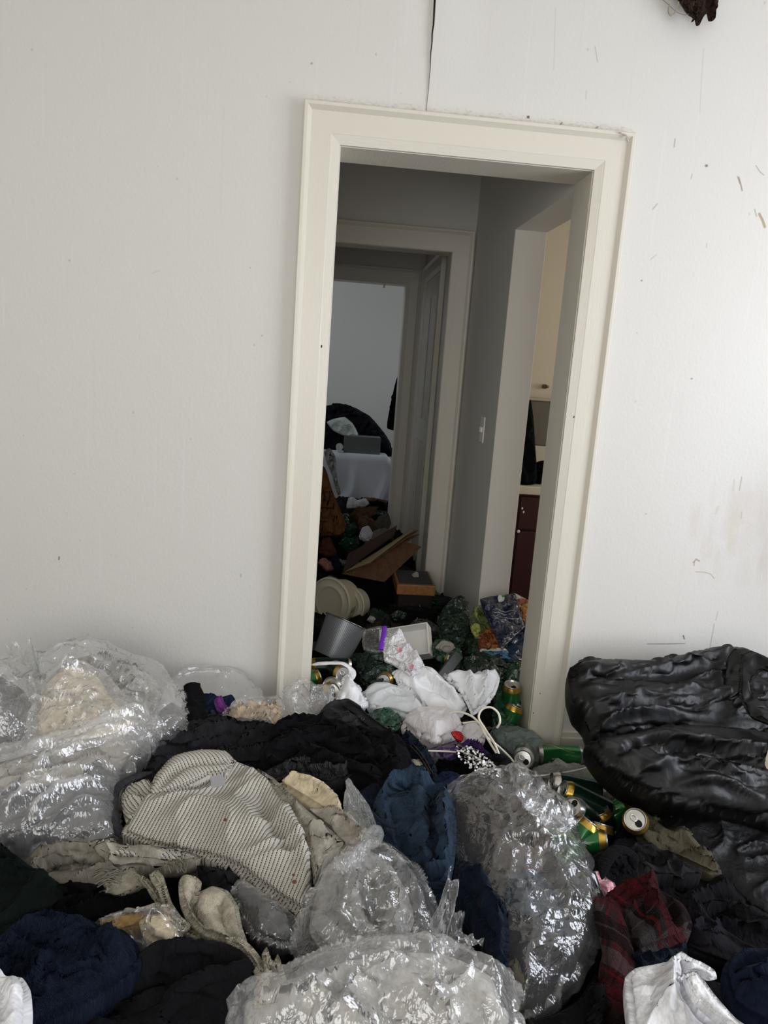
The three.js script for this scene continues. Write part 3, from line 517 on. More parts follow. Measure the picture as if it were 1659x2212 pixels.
// ---------- left: clear bags against the wall
function clearBag(name, label, px, o, mat = P.clear) {
  const film_ = lump(px, { film: true, ...o }); film_.computeBoundingBox(); const c = film_.boundingBox.getCenter(V()); c.y = film_.boundingBox.min.y;
  const t = thing(name, label, 'plastic bag', c, G.bags); part(t, 'film', film_, mat); return t;
}
{
  const t = clearBag('clear_plastic_bag', 'big clear bag slumped against the wall at the left', [[-80, 1450], [-20, 1425], [60, 1425], [100, 1412], [150, 1389], [235, 1396], [305, 1425], [352, 1448], [372, 1480], [395, 1500], [398, 1560], [350, 1600], [200, 1630], [0, 1640], [-80, 1640]], { h: [0.56, 0.44], T: 0.07, B: 0.12, R: 0.1, c: [CR(0.035, [7, 9], 20), CR(0.018, [16, 16])], n: NF(0.03, [4, 9], -30) }, P.clearSoft);
  solo('clothes_bundle', lump([[100, 1470], [150, 1430], [240, 1420], [320, 1450], [350, 1500], [310, 1560], [200, 1580], [110, 1550]], { w: { e: 0.3, sm: 0.22, f: [7, 10] }, h: [0.5, 0.42], T: 0.05, B: 0.06, R: 0.08, n: NF(0.03) }), C.lightgrey, 'pale grey clothes inside the bag slumped against the wall', 'clothes');
  solo('clothes_bundle', lump([[-70, 1500], [-10, 1470], [50, 1490], [75, 1540], [70, 1600], [20, 1620], [-70, 1610]], { w: { e: 0.3, sm: 0.22, f: [7, 10] }, h: [0.5, 0.43], T: 0.06, B: 0.06, R: 0.08, n: NF(0.03) }), C.slate, 'slate grey clothes inside a clear bag at the left edge', 'clothes');
  clearBag('clear_plastic_bag', 'clear bag of grey clothes cut off by the left edge', [[-90, 1480], [-30, 1450], [20, 1445], [60, 1468], [80, 1520], [78, 1590], [40, 1625], [-90, 1625]], { h: [0.54, 0.46], T: 0.09, B: 0.08, R: 0.1, c: [CR(0.03, [8, 10], 40), CR(0.015, [18, 18])] }, P.clear);
  // knotted bag of cream clothes
  solo('clothes_bundle', lump([[72, 1598], [80, 1530], [108, 1472], [150, 1448], [205, 1458], [245, 1515], [285, 1562], [240, 1600], [160, 1612]], { w: { e: 0.3, sm: 0.22, f: [7, 10] }, h: [0.52, 0.44], T: 0.055, B: 0.05, R: 0.07, n: NF(0.02) }), C.cream, 'cream clothes inside the knotted clear bag', 'clothes');
  const k = clearBag('clear_plastic_bag', 'clear bag of cream clothes with a knotted neck', [[66, 1602], [72, 1535], [95, 1475], [130, 1442], [175, 1440], [222, 1460], [262, 1510], [300, 1560], [260, 1600], [160, 1620]], { h: [0.54, 0.45], T: 0.085, B: 0.07, R: 0.09, c: [CR(0.028, [9, 12], 60), CR(0.014, [22, 22])] }, P.clearSoft);
  const kn = new THREE.TorusGeometry(0.011, 0.0075, 8, 14); kn.rotateX(1); const kp = atY(86, 1460, 0.58); kn.translate(kp.x, kp.y, kp.z); part(k, 'knot', kn, P.clearMilky);
  part(k, 'bag_ear', fan([86, 1460, 0.58], [[8, 1400, 0.62], [38, 1392, 0.63], [62, 1383, 0.64], [72, 1405, 0.63], [92, 1425, 0.6]], { pleats: 5, a: 0.02 }), P.clearMilky);
  part(k, 'bag_ear', fan([86, 1462, 0.58], [[64, 1480, 0.57], [78, 1478, 0.575], [112, 1452, 0.585]], { pleats: 4, a: 0.012 }), P.clearMilky);
  // empty film behind the navy garment
  clearBag('clear_plastic_sheet', 'thin empty clear sheet rumpled between the bags and the door casing', [[352, 1500], [378, 1462], [420, 1446], [505, 1450], [548, 1478], [574, 1512], [572, 1545], [480, 1565], [400, 1570]], { h: [0.40, 0.36], T: 0.06, B: 0.03, R: 0.08, c: [CR(0.03, [6, 9], 70), CR(0.012, [18, 18])] }, P.clearTaut);
  clearBag('clear_plastic_bag', 'clear bag of charcoal clothes beside the navy garment', [[330, 1560], [338, 1510], [360, 1486], [392, 1492], [404, 1530], [402, 1585], [370, 1605]], { h: [0.45, 0.43], T: 0.06, B: 0.05, R: 0.06, c: [CR(0.02, [12, 16], 20)] }, P.clear);
  solo('clothes_bundle', lump([[335, 1575], [345, 1535], [375, 1520], [398, 1540], [398, 1590], [370, 1610]], { w: { e: 0.3, sm: 0.22, f: [7, 10] }, h: [0.43, 0.42], T: 0.035, B: 0.04, R: 0.05, n: NF(0.015) }), C.charcoal, 'charcoal clothes inside the clear bag beside the navy garment', 'clothes');
  // low stretched bag
  solo('clothes_bundle', lump([[-60, 1665], [40, 1640], [150, 1615], [240, 1590], [300, 1600], [270, 1640], [150, 1690], [0, 1720], [-60, 1720]], { w: { e: 0.3, sm: 0.22, f: [7, 10] }, h: [0.44, 0.43], T: 0.03, B: 0.05, R: 0.06, n: NF(0.02, [4, 12], 20) }), C.greybeige, 'stone coloured clothes at the top of the low stretched bag', 'clothes');
  solo('clothes_bundle', lump([[-60, 1740], [60, 1690], [150, 1665], [230, 1660], [275, 1690], [262, 1760], [255, 1830], [150, 1850], [0, 1860], [-60, 1860]], { w: { e: 0.3, sm: 0.22, f: [7, 10] }, h: [0.41, 0.38], T: 0.05, B: 0.06, R: 0.08, n: NF(0.035, [4, 10], 25) }), C.darkgrey, 'dark grey clothes at the bottom of the low stretched bag', 'clothes');
  clearBag('clear_plastic_bag', 'low clear bag stretched into long diagonal folds at the left', [[-80, 1650], [60, 1625], [150, 1595], [250, 1562], [328, 1552], [352, 1580], [318, 1640], [280, 1690], [262, 1760], [258, 1835], [120, 1862], [0, 1868], [-80, 1868]], { h: [0.47, 0.40], T: 0.09, B: 0.09, R: 0.09, folds: [{ p: [[10, 1800], [130, 1700], [300, 1610]], a: 0.03, w: 0.018 }, { p: [[-20, 1850], [110, 1760], [250, 1700]], a: 0.03, w: 0.014 }, { p: [[40, 1850], [140, 1780], [255, 1740]], a: 0.028, w: 0.012 }, { p: [[0, 1740], [140, 1650], [320, 1580]], a: 0.025, w: 0.02 }, { p: [[90, 1855], [170, 1800], [250, 1780]], a: 0.022, w: 0.01 }, { p: [[-20, 1700], [100, 1660], [240, 1600]], a: -0.02, w: 0.02 }], w: { e: 0.1, sm: 0.08, s: 0.016, f: [2.2, 15], r: 26 }, n: NF(0.02, [2, 14], 28) }, film({ t: 0.9, rough: 0.1 }));
}
// ---------- clothes behind the striped top
solo('jersey_trousers', lump([[250, 1700], [268, 1655], [310, 1612], [350, 1590], [402, 1575], [480, 1566], [590, 1572], [625, 1600], [610, 1650], [500, 1660], [410, 1680], [330, 1715]], { h: [0.40, 0.40], T: 0.05, B: 0.08, R: 0.05, folds: [{ p: [[300, 1670], [400, 1620], [560, 1590]], a: 0.02, w: 0.02 }, { p: [[340, 1690], [450, 1630], [600, 1620]], a: -0.018, w: 0.012 }, { p: [[320, 1640], [380, 1600], [470, 1580]], a: 0.015, w: 0.014 }], n: NF(0.018, [4, 14], 25) }), C.charcoal, 'charcoal jersey trousers bunched behind the striped top', 'trousers', G.dark);
{
  const t = thing('navy_garment', 'navy garment with a black cuff and violet lining by the clear bags', 'garment', atY(450, 1580, 0.33));
  part(t, 'sleeve', roll([[415, 1482, 0.46, 0.022, 0.9], [420, 1520, 0.43, 0.03], [415, 1560, 0.41, 0.035], [430, 1600, 0.38, 0.04]], { fa: 0.12, open: true }), C.black, 'black ribbed cuff');
  part(t, 'body', lump([[425, 1500], [445, 1498], [480, 1505], [500, 1500], [511, 1518], [500, 1535], [470, 1550], [430, 1550]], { h: [0.43, 0.40], T: 0.03, B: 0.04, R: 0.03, w: { e: 0.14 }, n: NF(0.02, [10, 20], 10) }), C.navy);
  part(t, 'lining', lump([[462, 1512], [478, 1502], [486, 1520], [498, 1532], [484, 1542], [468, 1532]], { h: [0.44, 0.42], T: 0.025, B: 0.02, R: 0.02, w: { e: 0.12 }, n: NF(0.012, [14, 24], 60) }), C.violet, 'violet lining');
  part(t, 'hem', lump([[405, 1560], [440, 1540], [470, 1545], [500, 1560], [520, 1580], [470, 1600], [410, 1600]], { h: [0.40, 0.38], T: 0.04, B: 0.04, R: 0.03, n: NF(0.02, [8, 20], 40) }), C.slate);
}
solo('clothes_bundle', lump([[488, 1545], [505, 1528], [540, 1522], [575, 1524], [598, 1518], [610, 1530], [608, 1555], [595, 1578], [550, 1582], [510, 1572]], { w: { e: 0.3, sm: 0.22, f: [7, 10] }, h: [0.42, 0.40], T: 0.04, B: 0.05, R: 0.04, n: NF(0.02, [14, 22], 60) }), C.beige, 'folded beige clothes in a small clear wrapper', 'clothes');
clearBag('clear_wrapper', 'small clear wrapper round the beige clothes', [[484, 1545], [502, 1524], [540, 1517], [578, 1519], [602, 1513], [616, 1530], [613, 1560], [598, 1584], [550, 1588], [505, 1578]], { h: [0.425, 0.405], T: 0.055, B: 0.055, R: 0.045, c: [CR(0.014, [16, 22], 50)] }, P.clearTaut);
clearBag('clear_plastic_bag', 'small empty crumpled clear bag in front of the left casing', [[604, 1560], [606, 1515], [622, 1488], [648, 1482], [672, 1492], [700, 1488], [722, 1500], [716, 1530], [695, 1552], [690, 1575], [640, 1580]], { h: [0.40, 0.37], T: 0.06, B: 0.04, R: 0.05, c: [CR(0.03, [14, 16], 20), CR(0.014, [30, 30])] }, film({ t: 0.92, rough: 0.08, bs: 0.004, cs: 9 }));
{
  const t = thing('grey_twill_trousers', 'dark grey twill waistband with a metal eyelet beside the black sweater', 'trousers', atY(750, 1580, 0.36));
  part(t, 'fabric', lump([[690, 1560], [693, 1535], [715, 1520], [755, 1514], [780, 1530], [805, 1555], [822, 1575], [800, 1590], [720, 1585]], { h: [0.41, 0.39], T: 0.05, B: 0.03, R: 0.05, folds: [{ p: [[735, 1520], [770, 1545], [800, 1575]], a: -0.012, w: 0.008 }], n: NF(0.01, [8, 14]) }), C.slate);
  part(t, 'waistband', lump([[738, 1522], [752, 1514], [768, 1522], [800, 1548], [840, 1578], [830, 1588], [800, 1572], [765, 1540]], { h: [0.44, 0.415], T: 0.012, B: 0.01, R: 0.01 }), C.charcoal);
  const e = new THREE.TorusGeometry(0.004, 0.0016, 8, 16); e.rotateX(-0.9); const p = atY(783, 1553, 0.452); e.translate(p.x, p.y, p.z); part(t, 'eyelet', e, Std({ color: 0x3a3a3c, roughness: 0.3, metalness: 0.9 }));
}
solo('black_sweater', lump([[562, 1640], [572, 1600], [592, 1566], [612, 1556], [690, 1560], [730, 1565], [765, 1578], [830, 1588], [868, 1600], [886, 1628], [890, 1668], [872, 1690], [800, 1694], [740, 1680], [690, 1664], [620, 1660], [575, 1665]], { h: [0.42, 0.44], T: 0.05, B: 0.09, R: 0.05, folds: [{ p: [[600, 1630], [690, 1600], [780, 1620], [850, 1680]], a: 0.02, w: 0.018 }, { p: [[600, 1590], [700, 1580], [800, 1600]], a: 0.014, w: 0.014 }, { p: [[760, 1590], [800, 1630], [830, 1690]], a: -0.016, w: 0.01 }, { p: [[830, 1600], [850, 1640], [862, 1690]], a: 0.014, w: 0.01 }, { p: [[600, 1650], [680, 1625], [760, 1650]], a: -0.02, w: 0.014 }], n: NF(0.014, [5, 14], 10) }), C.black, 'black sweater spread across the top of the heap', 'sweater', G.dark);
solo('leather_jacket', lump([[560, 1672], [620, 1644], [700, 1650], [770, 1652], [772, 1664], [740, 1684], [690, 1696], [620, 1694], [570, 1690]], { h: [0.45, 0.44], T: 0.03, B: 0.06, R: 0.03, n: NF(0.02, [5, 22], 8) }), cloth(0x2c2c2d, { rough: 0.38, cs: 5, bs: 0.01, sheen: 0 }), 'shiny dark leather jacket edge under the black sweater', 'jacket', G.dark);
// striped top
{
  const t = thing('striped_knit_top', 'striped beige rib knit top spread inside out over the heap', 'top', atY(470, 1900, 0.3));
  const main = [[262, 1800], [285, 1762], [305, 1738], [345, 1718], [390, 1700], [430, 1680], [450, 1660], [490, 1640], [530, 1652], [565, 1668], [600, 1700], [635, 1745], [662, 1800], [676, 1860], [674, 1920], [660, 1986], [630, 1972], [575, 1932], [500, 1882], [430, 1850], [340, 1832]];
  part(t, 'knit_body', lump(main, { h: [0.47, 0.42], T: 0.03, B: 0.08, R: 0.028, res: 120, w: { e: 0.05, sm: 0.5, s: 0.014, f: [5, 6] }, folds: [{ p: [[330, 1740], [480, 1780], [640, 1900]], a: 0.022, w: 0.07 }, { p: [[600, 1760], [640, 1820], [660, 1900]], a: 0.018, w: 0.02 }, { p: [[560, 1720], [590, 1800], [640, 1880]], a: -0.01, w: 0.02 }], n: NF(0.008, [4, 7], 40) }), knit);
  part(t, 'turned_back', lump([[320, 1720], [335, 1675], [375, 1632], [430, 1619], [485, 1621], [505, 1640], [492, 1668], [455, 1675], [420, 1692], [370, 1712]], { h: [0.5, 0.48], T: 0.035, B: 0.05, R: 0.045, w: { e: 0.03, sm: 0.6, s: 0.006 }, folds: [{ p: [[340, 1710], [400, 1660], [490, 1650]], a: -0.012, w: 0.014 }] }), knitFlap);
  part(t, 'shoulder', lump([[262, 1718], [285, 1690], [318, 1682], [338, 1700], [330, 1745], [300, 1775], [272, 1770]], { h: [0.465, 0.45], T: 0.02, B: 0.04, R: 0.03, n: NF(0.012, [12, 12]) }), knitFlap);
  part(t, 'neckband', roll([[330, 1668, 0.475, 0.008, 0.7], [290, 1680, 0.47, 0.009, 0.7], [256, 1700, 0.465, 0.0095, 0.7], [245, 1735, 0.455, 0.0095, 0.7], [248, 1775, 0.445, 0.0095, 0.7], [262, 1812, 0.435, 0.009, 0.7]], { fa: 0.03, na: 0.05 }), C.darkgrey, 'dark ribbed neckband');
  part(t, 'outer_side', lump([[556, 1660], [590, 1680], [625, 1712], [662, 1748], [705, 1784], [742, 1820], [705, 1850], [680, 1905], [672, 1860], [655, 1800], [622, 1740], [585, 1695]], { h: [0.47, 0.45], T: 0.03, B: 0.06, R: 0.035, n: NF(0.012, [5, 12], -45) }), C.greybeige, 'plain grey-beige outer side');
  part(t, 'hem', lump([[174, 1824], [205, 1814], [246, 1810], [258, 1830], [320, 1826], [400, 1838], [436, 1852], [395, 1868], [300, 1872], [250, 1882], [205, 1860]], { h: [0.45, 0.44], T: 0.02, B: 0.04, R: 0.02, folds: [{ p: [[210, 1840], [300, 1850], [420, 1852]], a: 0.014, w: 0.012 }], n: NF(0.014, [6, 18], 5) }), C.greybeige);
  part(t, 'hem_stripes', lump([[205, 1822], [225, 1812], [246, 1810], [256, 1828], [330, 1828], [405, 1842], [385, 1856], [300, 1850], [230, 1842]], { h: [0.468, 0.452], T: 0.016, B: 0.02, R: 0.016 }), knitFlap);
  const a = atY(455, 1678, 0.525), q = new RoundedBoxGeometry(0.027, 0.0018, 0.024, 1, 0.0006); q.rotateX(0.7); q.rotateY(0.25); q.rotateZ(0.12); const b = atY(470, 1687, 0.545); q.translate(b.x, b.y, b.z); part(t, 'care_label', q, C.white, 'small white care label');
  for (const [px, py, r] of [[487, 1771, 0.004], [636, 1905, 0.0045], [634, 1890, 0.003]]) { const s = new THREE.SphereGeometry(r, 8, 6); s.scale(1, 0.4, 1.2); const w = atY(px, py, 0.515); s.translate(w.x, w.y, w.z); part(t, 'burr', s, M.chip); }
}
solo('cream_garment', lump([[598, 1694], [640, 1684], [690, 1690], [722, 1722], [746, 1764], [715, 1768], [660, 1735], [625, 1712]], { h: [0.45, 0.45], T: 0.04, B: 0.05, R: 0.03, folds: [{ p: [[620, 1692], [680, 1715], [735, 1760]], a: 0.02, w: 0.012 }, { p: [[650, 1690], [700, 1712], [738, 1750]], a: -0.014, w: 0.008 }], n: NF(0.01, [4, 20], -35) }), C.cream, 'cream satin garment between the striped top and the leather jacket', 'garment');
solo('grey_shirt', lump([[655, 1752], [690, 1750], [750, 1765], [795, 1798], [806, 1815], [780, 1838], [740, 1830], [700, 1790]], { h: [0.45, 0.45], T: 0.04, B: 0.05, R: 0.035, n: NF(0.02, [9, 18], -30) }), C.greybeige, 'washed grey shirt beside the knot of the clear bag', 'shirt');
// jeans
{
  const t = thing('blue_jeans', 'folded blue jeans with a turned hem in the middle of the heap', 'jeans', atY(890, 1910, 0.3));
  part(t, 'denim', lump([[806, 1740], [825, 1700], [868, 1676], [925, 1690], [974, 1722], [986, 1765], [985, 1830], [978, 1885], [962, 1914], [918, 1916], [884, 1875], [846, 1838], [815, 1795]], { h: [0.47, 0.42], T: 0.045, B: 0.09, R: 0.045, w: { e: 0.2, sm: 0.3, f: [4, 9], r: 70 }, folds: [{ p: [[962, 1725], [948, 1800], [962, 1885]], a: 0.035, w: 0.016 }, { p: [[935, 1705], [926, 1780], [940, 1860]], a: -0.03, w: 0.012 }, { p: [[900, 1690], [905, 1770], [918, 1850]], a: 0.02, w: 0.018 }, { p: [[830, 1735], [860, 1715], [915, 1722], [968, 1740]], a: -0.022, w: 0.009 }, { p: [[826, 1720], [866, 1696], [920, 1704], [965, 1722]], a: 0.022, w: 0.014 }, { p: [[860, 1830], [905, 1872], [962, 1872]], a: -0.03, w: 0.011 }, { p: [[876, 1860], [915, 1892], [962, 1892]], a: 0.02, w: 0.012 }, { p: [[840, 1750], [858, 1800], [880, 1850]], a: -0.018, w: 0.012 }], n: NF(0.008, [7, 12], 60) }), denim);
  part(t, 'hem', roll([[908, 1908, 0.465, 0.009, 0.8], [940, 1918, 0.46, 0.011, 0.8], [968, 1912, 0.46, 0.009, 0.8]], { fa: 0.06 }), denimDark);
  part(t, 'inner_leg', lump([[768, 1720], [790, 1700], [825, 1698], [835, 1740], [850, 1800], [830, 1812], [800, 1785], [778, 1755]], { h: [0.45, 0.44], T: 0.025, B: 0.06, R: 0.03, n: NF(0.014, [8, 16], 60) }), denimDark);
  part(t, 'cuff_edge', tube([atY(778, 1728, 0.49), atY(800, 1752, 0.49), atY(828, 1778, 0.485), atY(850, 1786, 0.485), atY(868, 1776, 0.49)], 0.0035, 40, 6), denim, 'pale stitched cuff edge');
  const w = thing('denim_waistband', 'turned denim waistband beside the white bag with red print', 'jeans', atY(905, 1690, 0.3));
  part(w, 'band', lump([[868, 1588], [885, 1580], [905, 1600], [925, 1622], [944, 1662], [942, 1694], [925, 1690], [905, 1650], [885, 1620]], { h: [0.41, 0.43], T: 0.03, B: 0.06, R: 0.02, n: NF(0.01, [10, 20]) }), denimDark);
  part(w, 'lining', lump([[886, 1640], [905, 1640], [922, 1665], [926, 1690], [900, 1680]], { h: [0.43, 0.43], T: 0.02, B: 0.03, R: 0.02 }), C.greybeige, 'pale pocket lining');
  for (const d of [0, 6]) part(w, 'stitching', tube([atY(886 + d, 1610 - d * 0.5, 0.445), atY(908 + d, 1635 - d * 0.5, 0.45), atY(930 + d, 1672, 0.455)], 0.0008, 30, 5), cloth(0x9a7a4a));
  const l = thing('jeans_leg', 'dark blue jeans leg hanging down between the two big clear bags', 'jeans', atY(1060, 2000, 0.3));
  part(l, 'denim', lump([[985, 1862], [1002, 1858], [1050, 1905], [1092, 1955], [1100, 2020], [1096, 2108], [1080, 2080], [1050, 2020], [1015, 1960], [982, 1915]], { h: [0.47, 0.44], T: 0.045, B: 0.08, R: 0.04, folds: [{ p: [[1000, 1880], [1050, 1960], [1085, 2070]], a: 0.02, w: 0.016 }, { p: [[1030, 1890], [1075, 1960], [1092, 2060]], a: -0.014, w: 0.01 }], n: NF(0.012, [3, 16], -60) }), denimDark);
}
// ---------- the big clear bags in front
{
  solo('grey_sweatshirt', lump([[705, 1870], [740, 1845], [800, 1838], [845, 1870], [880, 1930], [895, 1990], [870, 2040], [790, 2060], [700, 2055], [668, 2010], [680, 1940]], { h: [0.5, 0.42], T: 0.05, B: 0.06, R: 0.06, folds: [{ p: [[770, 1850], [762, 1930], [775, 2010], [805, 2035]], a: 0.03, w: 0.02 }, { p: [[770, 1890], [830, 1910], [855, 1980], [830, 2030]], a: 0.03, w: 0.02 }, { p: [[800, 1900], [795, 1960], [815, 2000]], a: -0.035, w: 0.022 }], n: NF(0.014, [7, 9], 70) }), C.grey, 'grey sweatshirt inside the clear bag with the tall knotted neck', 'sweatshirt');
  const b = clearBag('clear_plastic_bag', 'clear bag of grey clothes with a tall knotted neck in the centre', [[790, 1815], [745, 1835], [700, 1876], [672, 1930], [648, 1985], [632, 2050], [645, 2105], [730, 2115], [850, 2100], [955, 2075], [952, 1995], [938, 1935], [905, 1885], [855, 1838], [815, 1815]], { h: [0.54, 0.43], T: 0.1, B: 0.09, R: 0.11, res: 110, folds: [{ p: [[785, 1820], [730, 1880], [700, 1960], [660, 2040]], a: 0.018, w: 0.01 }, { p: [[795, 1825], [760, 1880], [735, 1950], [715, 2020]], a: 0.016, w: 0.008 }, { p: [[775, 1825], [715, 1890], [690, 1950]], a: -0.014, w: 0.01 }, { p: [[815, 1825], [860, 1880], [900, 1960], [920, 2040]], a: 0.018, w: 0.012 }, { p: [[690, 1990], [740, 2030], [820, 2050]], a: 0.014, w: 0.01 }], c: [CR(0.022, [12, 12], 30), CR(0.012, [28, 28], 0)] }, P.clear);
  const kn = new THREE.TorusGeometry(0.013, 0.009, 8, 16); kn.rotateY(0.6); const kp = atY(806, 1808, 0.6); kn.translate(kp.x, kp.y, kp.z); part(b, 'knot', kn, P.clearMilky);
  part(b, 'bag_ear', fan([806, 1810, 0.6], [[742, 1755, 0.63], [745, 1710, 0.66], [752, 1680, 0.69], [768, 1700, 0.68], [800, 1745, 0.64], [816, 1795, 0.61]], { pleats: 6, a: 0.014 }), P.clearMilky);
  part(b, 'bag_ear', fan([806, 1812, 0.6], [[715, 1870, 0.57], [745, 1880, 0.58], [775, 1872, 0.585]], { pleats: 6, a: 0.01 }), P.clear);
  // front bag
  solo('clothes_bundle', lump([[512, 2175], [540, 2142], [620, 2118], [720, 2085], [850, 2058], [960, 2062], [1060, 2110], [1095, 2220], [1090, 2290], [760, 2330], [530, 2300]], { w: { e: 0.3, sm: 0.22, f: [7, 10] }, h: [0.44, 0.40], T: 0.05, B: 0.06, R: 0.08, n: NF(0.03, [5, 9], 40) }), C.lightgrey, 'pale clothes inside the clear bag at the bottom of the frame', 'clothes');
  const f = clearBag('clear_plastic_bag', 'crumpled clear bag of pale clothes at the bottom of the frame', [[498, 2180], [512, 2138], [560, 2118], [610, 2112], [645, 2092], [720, 2058], [800, 2042], [880, 2032], [955, 2040], [1030, 2074], [1105, 2115], [1120, 2220], [1110, 2300], [800, 2340], [520, 2310]], { h: [0.5, 0.45], T: 0.1, B: 0.1, R: 0.1, res: 120, folds: [{ p: [[640, 2100], [760, 2140], [860, 2140]], a: 0.016, w: 0.012 }, { p: [[930, 2060], [1000, 2110], [1070, 2190]], a: 0.022, w: 0.014 }, { p: [[900, 2080], [920, 2140], [925, 2212]], a: 0.018, w: 0.01 }, { p: [[560, 2130], [640, 2150], [660, 2200]], a: 0.016, w: 0.012 }, { p: [[760, 2070], [840, 2120], [930, 2130]], a: -0.014, w: 0.014 }], c: [CR(0.03, [9, 9], 30), CR(0.014, [24, 24], 0)] }, P.clearSoft);
  part(f, 'bag_ear', fan([955, 2060, 0.52], [[930, 1990, 0.53], [958, 1930, 0.56], [968, 1880, 0.58], [984, 1890, 0.57], [990, 1960, 0.54], [1040, 2050, 0.5]], { pleats: 5, a: 0.014 }), P.clear);
  // right bag
  solo('clothes_bundle', lump([[985, 1730], [1020, 1700], [1090, 1690], [1150, 1710], [1180, 1770], [1190, 1840], [1150, 1890], [1070, 1890], [1010, 1830]], { w: { e: 0.3, sm: 0.22, f: [7, 10] }, h: [0.42, 0.36], T: 0.05, B: 0.06, R: 0.07, n: [NF(0.03, [9, 14], 50), NF(0.02, [18, 24], 10)] }), C.brownmix, 'brown and grey rags at the top of the rounded clear bag', 'clothes');
  solo('folded_jeans', lump([[1095, 1900], [1130, 1882], [1180, 1900], [1222, 1960], [1235, 2020], [1200, 2040], [1140, 2000], [1095, 1960]], { h: [0.37, 0.33], T: 0.05, B: 0.05, R: 0.05, n: NF(0.018, [8, 14], -40) }), denim, 'blue denim inside the rounded clear bag', 'jeans');
  solo('clothes_bundle', lump([[1090, 1960], [1150, 1990], [1220, 2030], [1270, 1990], [1282, 2040], [1250, 2110], [1190, 2170], [1120, 2200], [1085, 2110]], { w: { e: 0.3, sm: 0.22, f: [7, 10] }, h: [0.35, 0.28], T: 0.05, B: 0.06, R: 0.06, n: NF(0.025, [3, 18], 8) }), C.slate, 'slate clothes at the bottom of the rounded clear bag', 'clothes');
  solo('khaki_garment', lump([[1098, 2080], [1115, 2070], [1132, 2110], [1135, 2170], [1110, 2190], [1095, 2140]], { h: [0.36, 0.33], T: 0.03, B: 0.03, R: 0.03, n: NF(0.012, [8, 20], 80) }), C.olive, 'khaki garment showing through the rounded clear bag', 'garment');
  const r = clearBag('clear_plastic_bag', 'big rounded clear bag of mixed clothes right of the jeans', [[958, 1722], [1005, 1686], [1060, 1676], [1108, 1660], [1155, 1688], [1200, 1728], [1249, 1771], [1236, 1800], [1262, 1840], [1286, 1905], [1299, 1990], [1286, 2070], [1242, 2140], [1180, 2200], [1110, 2240], [1070, 2140], [1030, 1990], [985, 1840]], { h: [0.45, 0.31], T: 0.095, B: 0.1, R: 0.11, res: 120, folds: [{ p: [[1262, 1960], [1270, 2020], [1235, 2090], [1195, 2150]], a: 0.02, w: 0.01 }, { p: [[1110, 2010], [1180, 2030], [1265, 2015]], a: 0.01, w: 0.006 }, { p: [[1110, 2040], [1180, 2050], [1260, 2040]], a: 0.01, w: 0.006 }, { p: [[1110, 2070], [1180, 2080], [1250, 2065]], a: 0.01, w: 0.006 }, { p: [[1110, 2100], [1170, 2105], [1235, 2095]], a: 0.01, w: 0.006 }, { p: [[1110, 1960], [1190, 1990], [1262, 2000]], a: 0.01, w: 0.006 }, { p: [[1060, 1870], [1150, 1880], [1230, 1860]], a: 0.022, w: 0.012 }, { p: [[1160, 1690], [1130, 1760], [1080, 1810]], a: 0.026, w: 0.014 }, { p: [[1240, 1775], [1170, 1800], [1140, 1850]], a: 0.022, w: 0.012 }], c: [CR(0.03, [8, 9], 30), CR(0.012, [24, 24], 0)] }, P.clear);
  part(r, 'bag_ear', fan([1130, 1740, 0.5], [[1095, 1660, 0.48], [1110, 1645, 0.49], [1155, 1688, 0.47], [1205, 1735, 0.46], [1250, 1772, 0.45], [1200, 1800, 0.47]], { pleats: 5, a: 0.014 }), P.clearSoft);
}
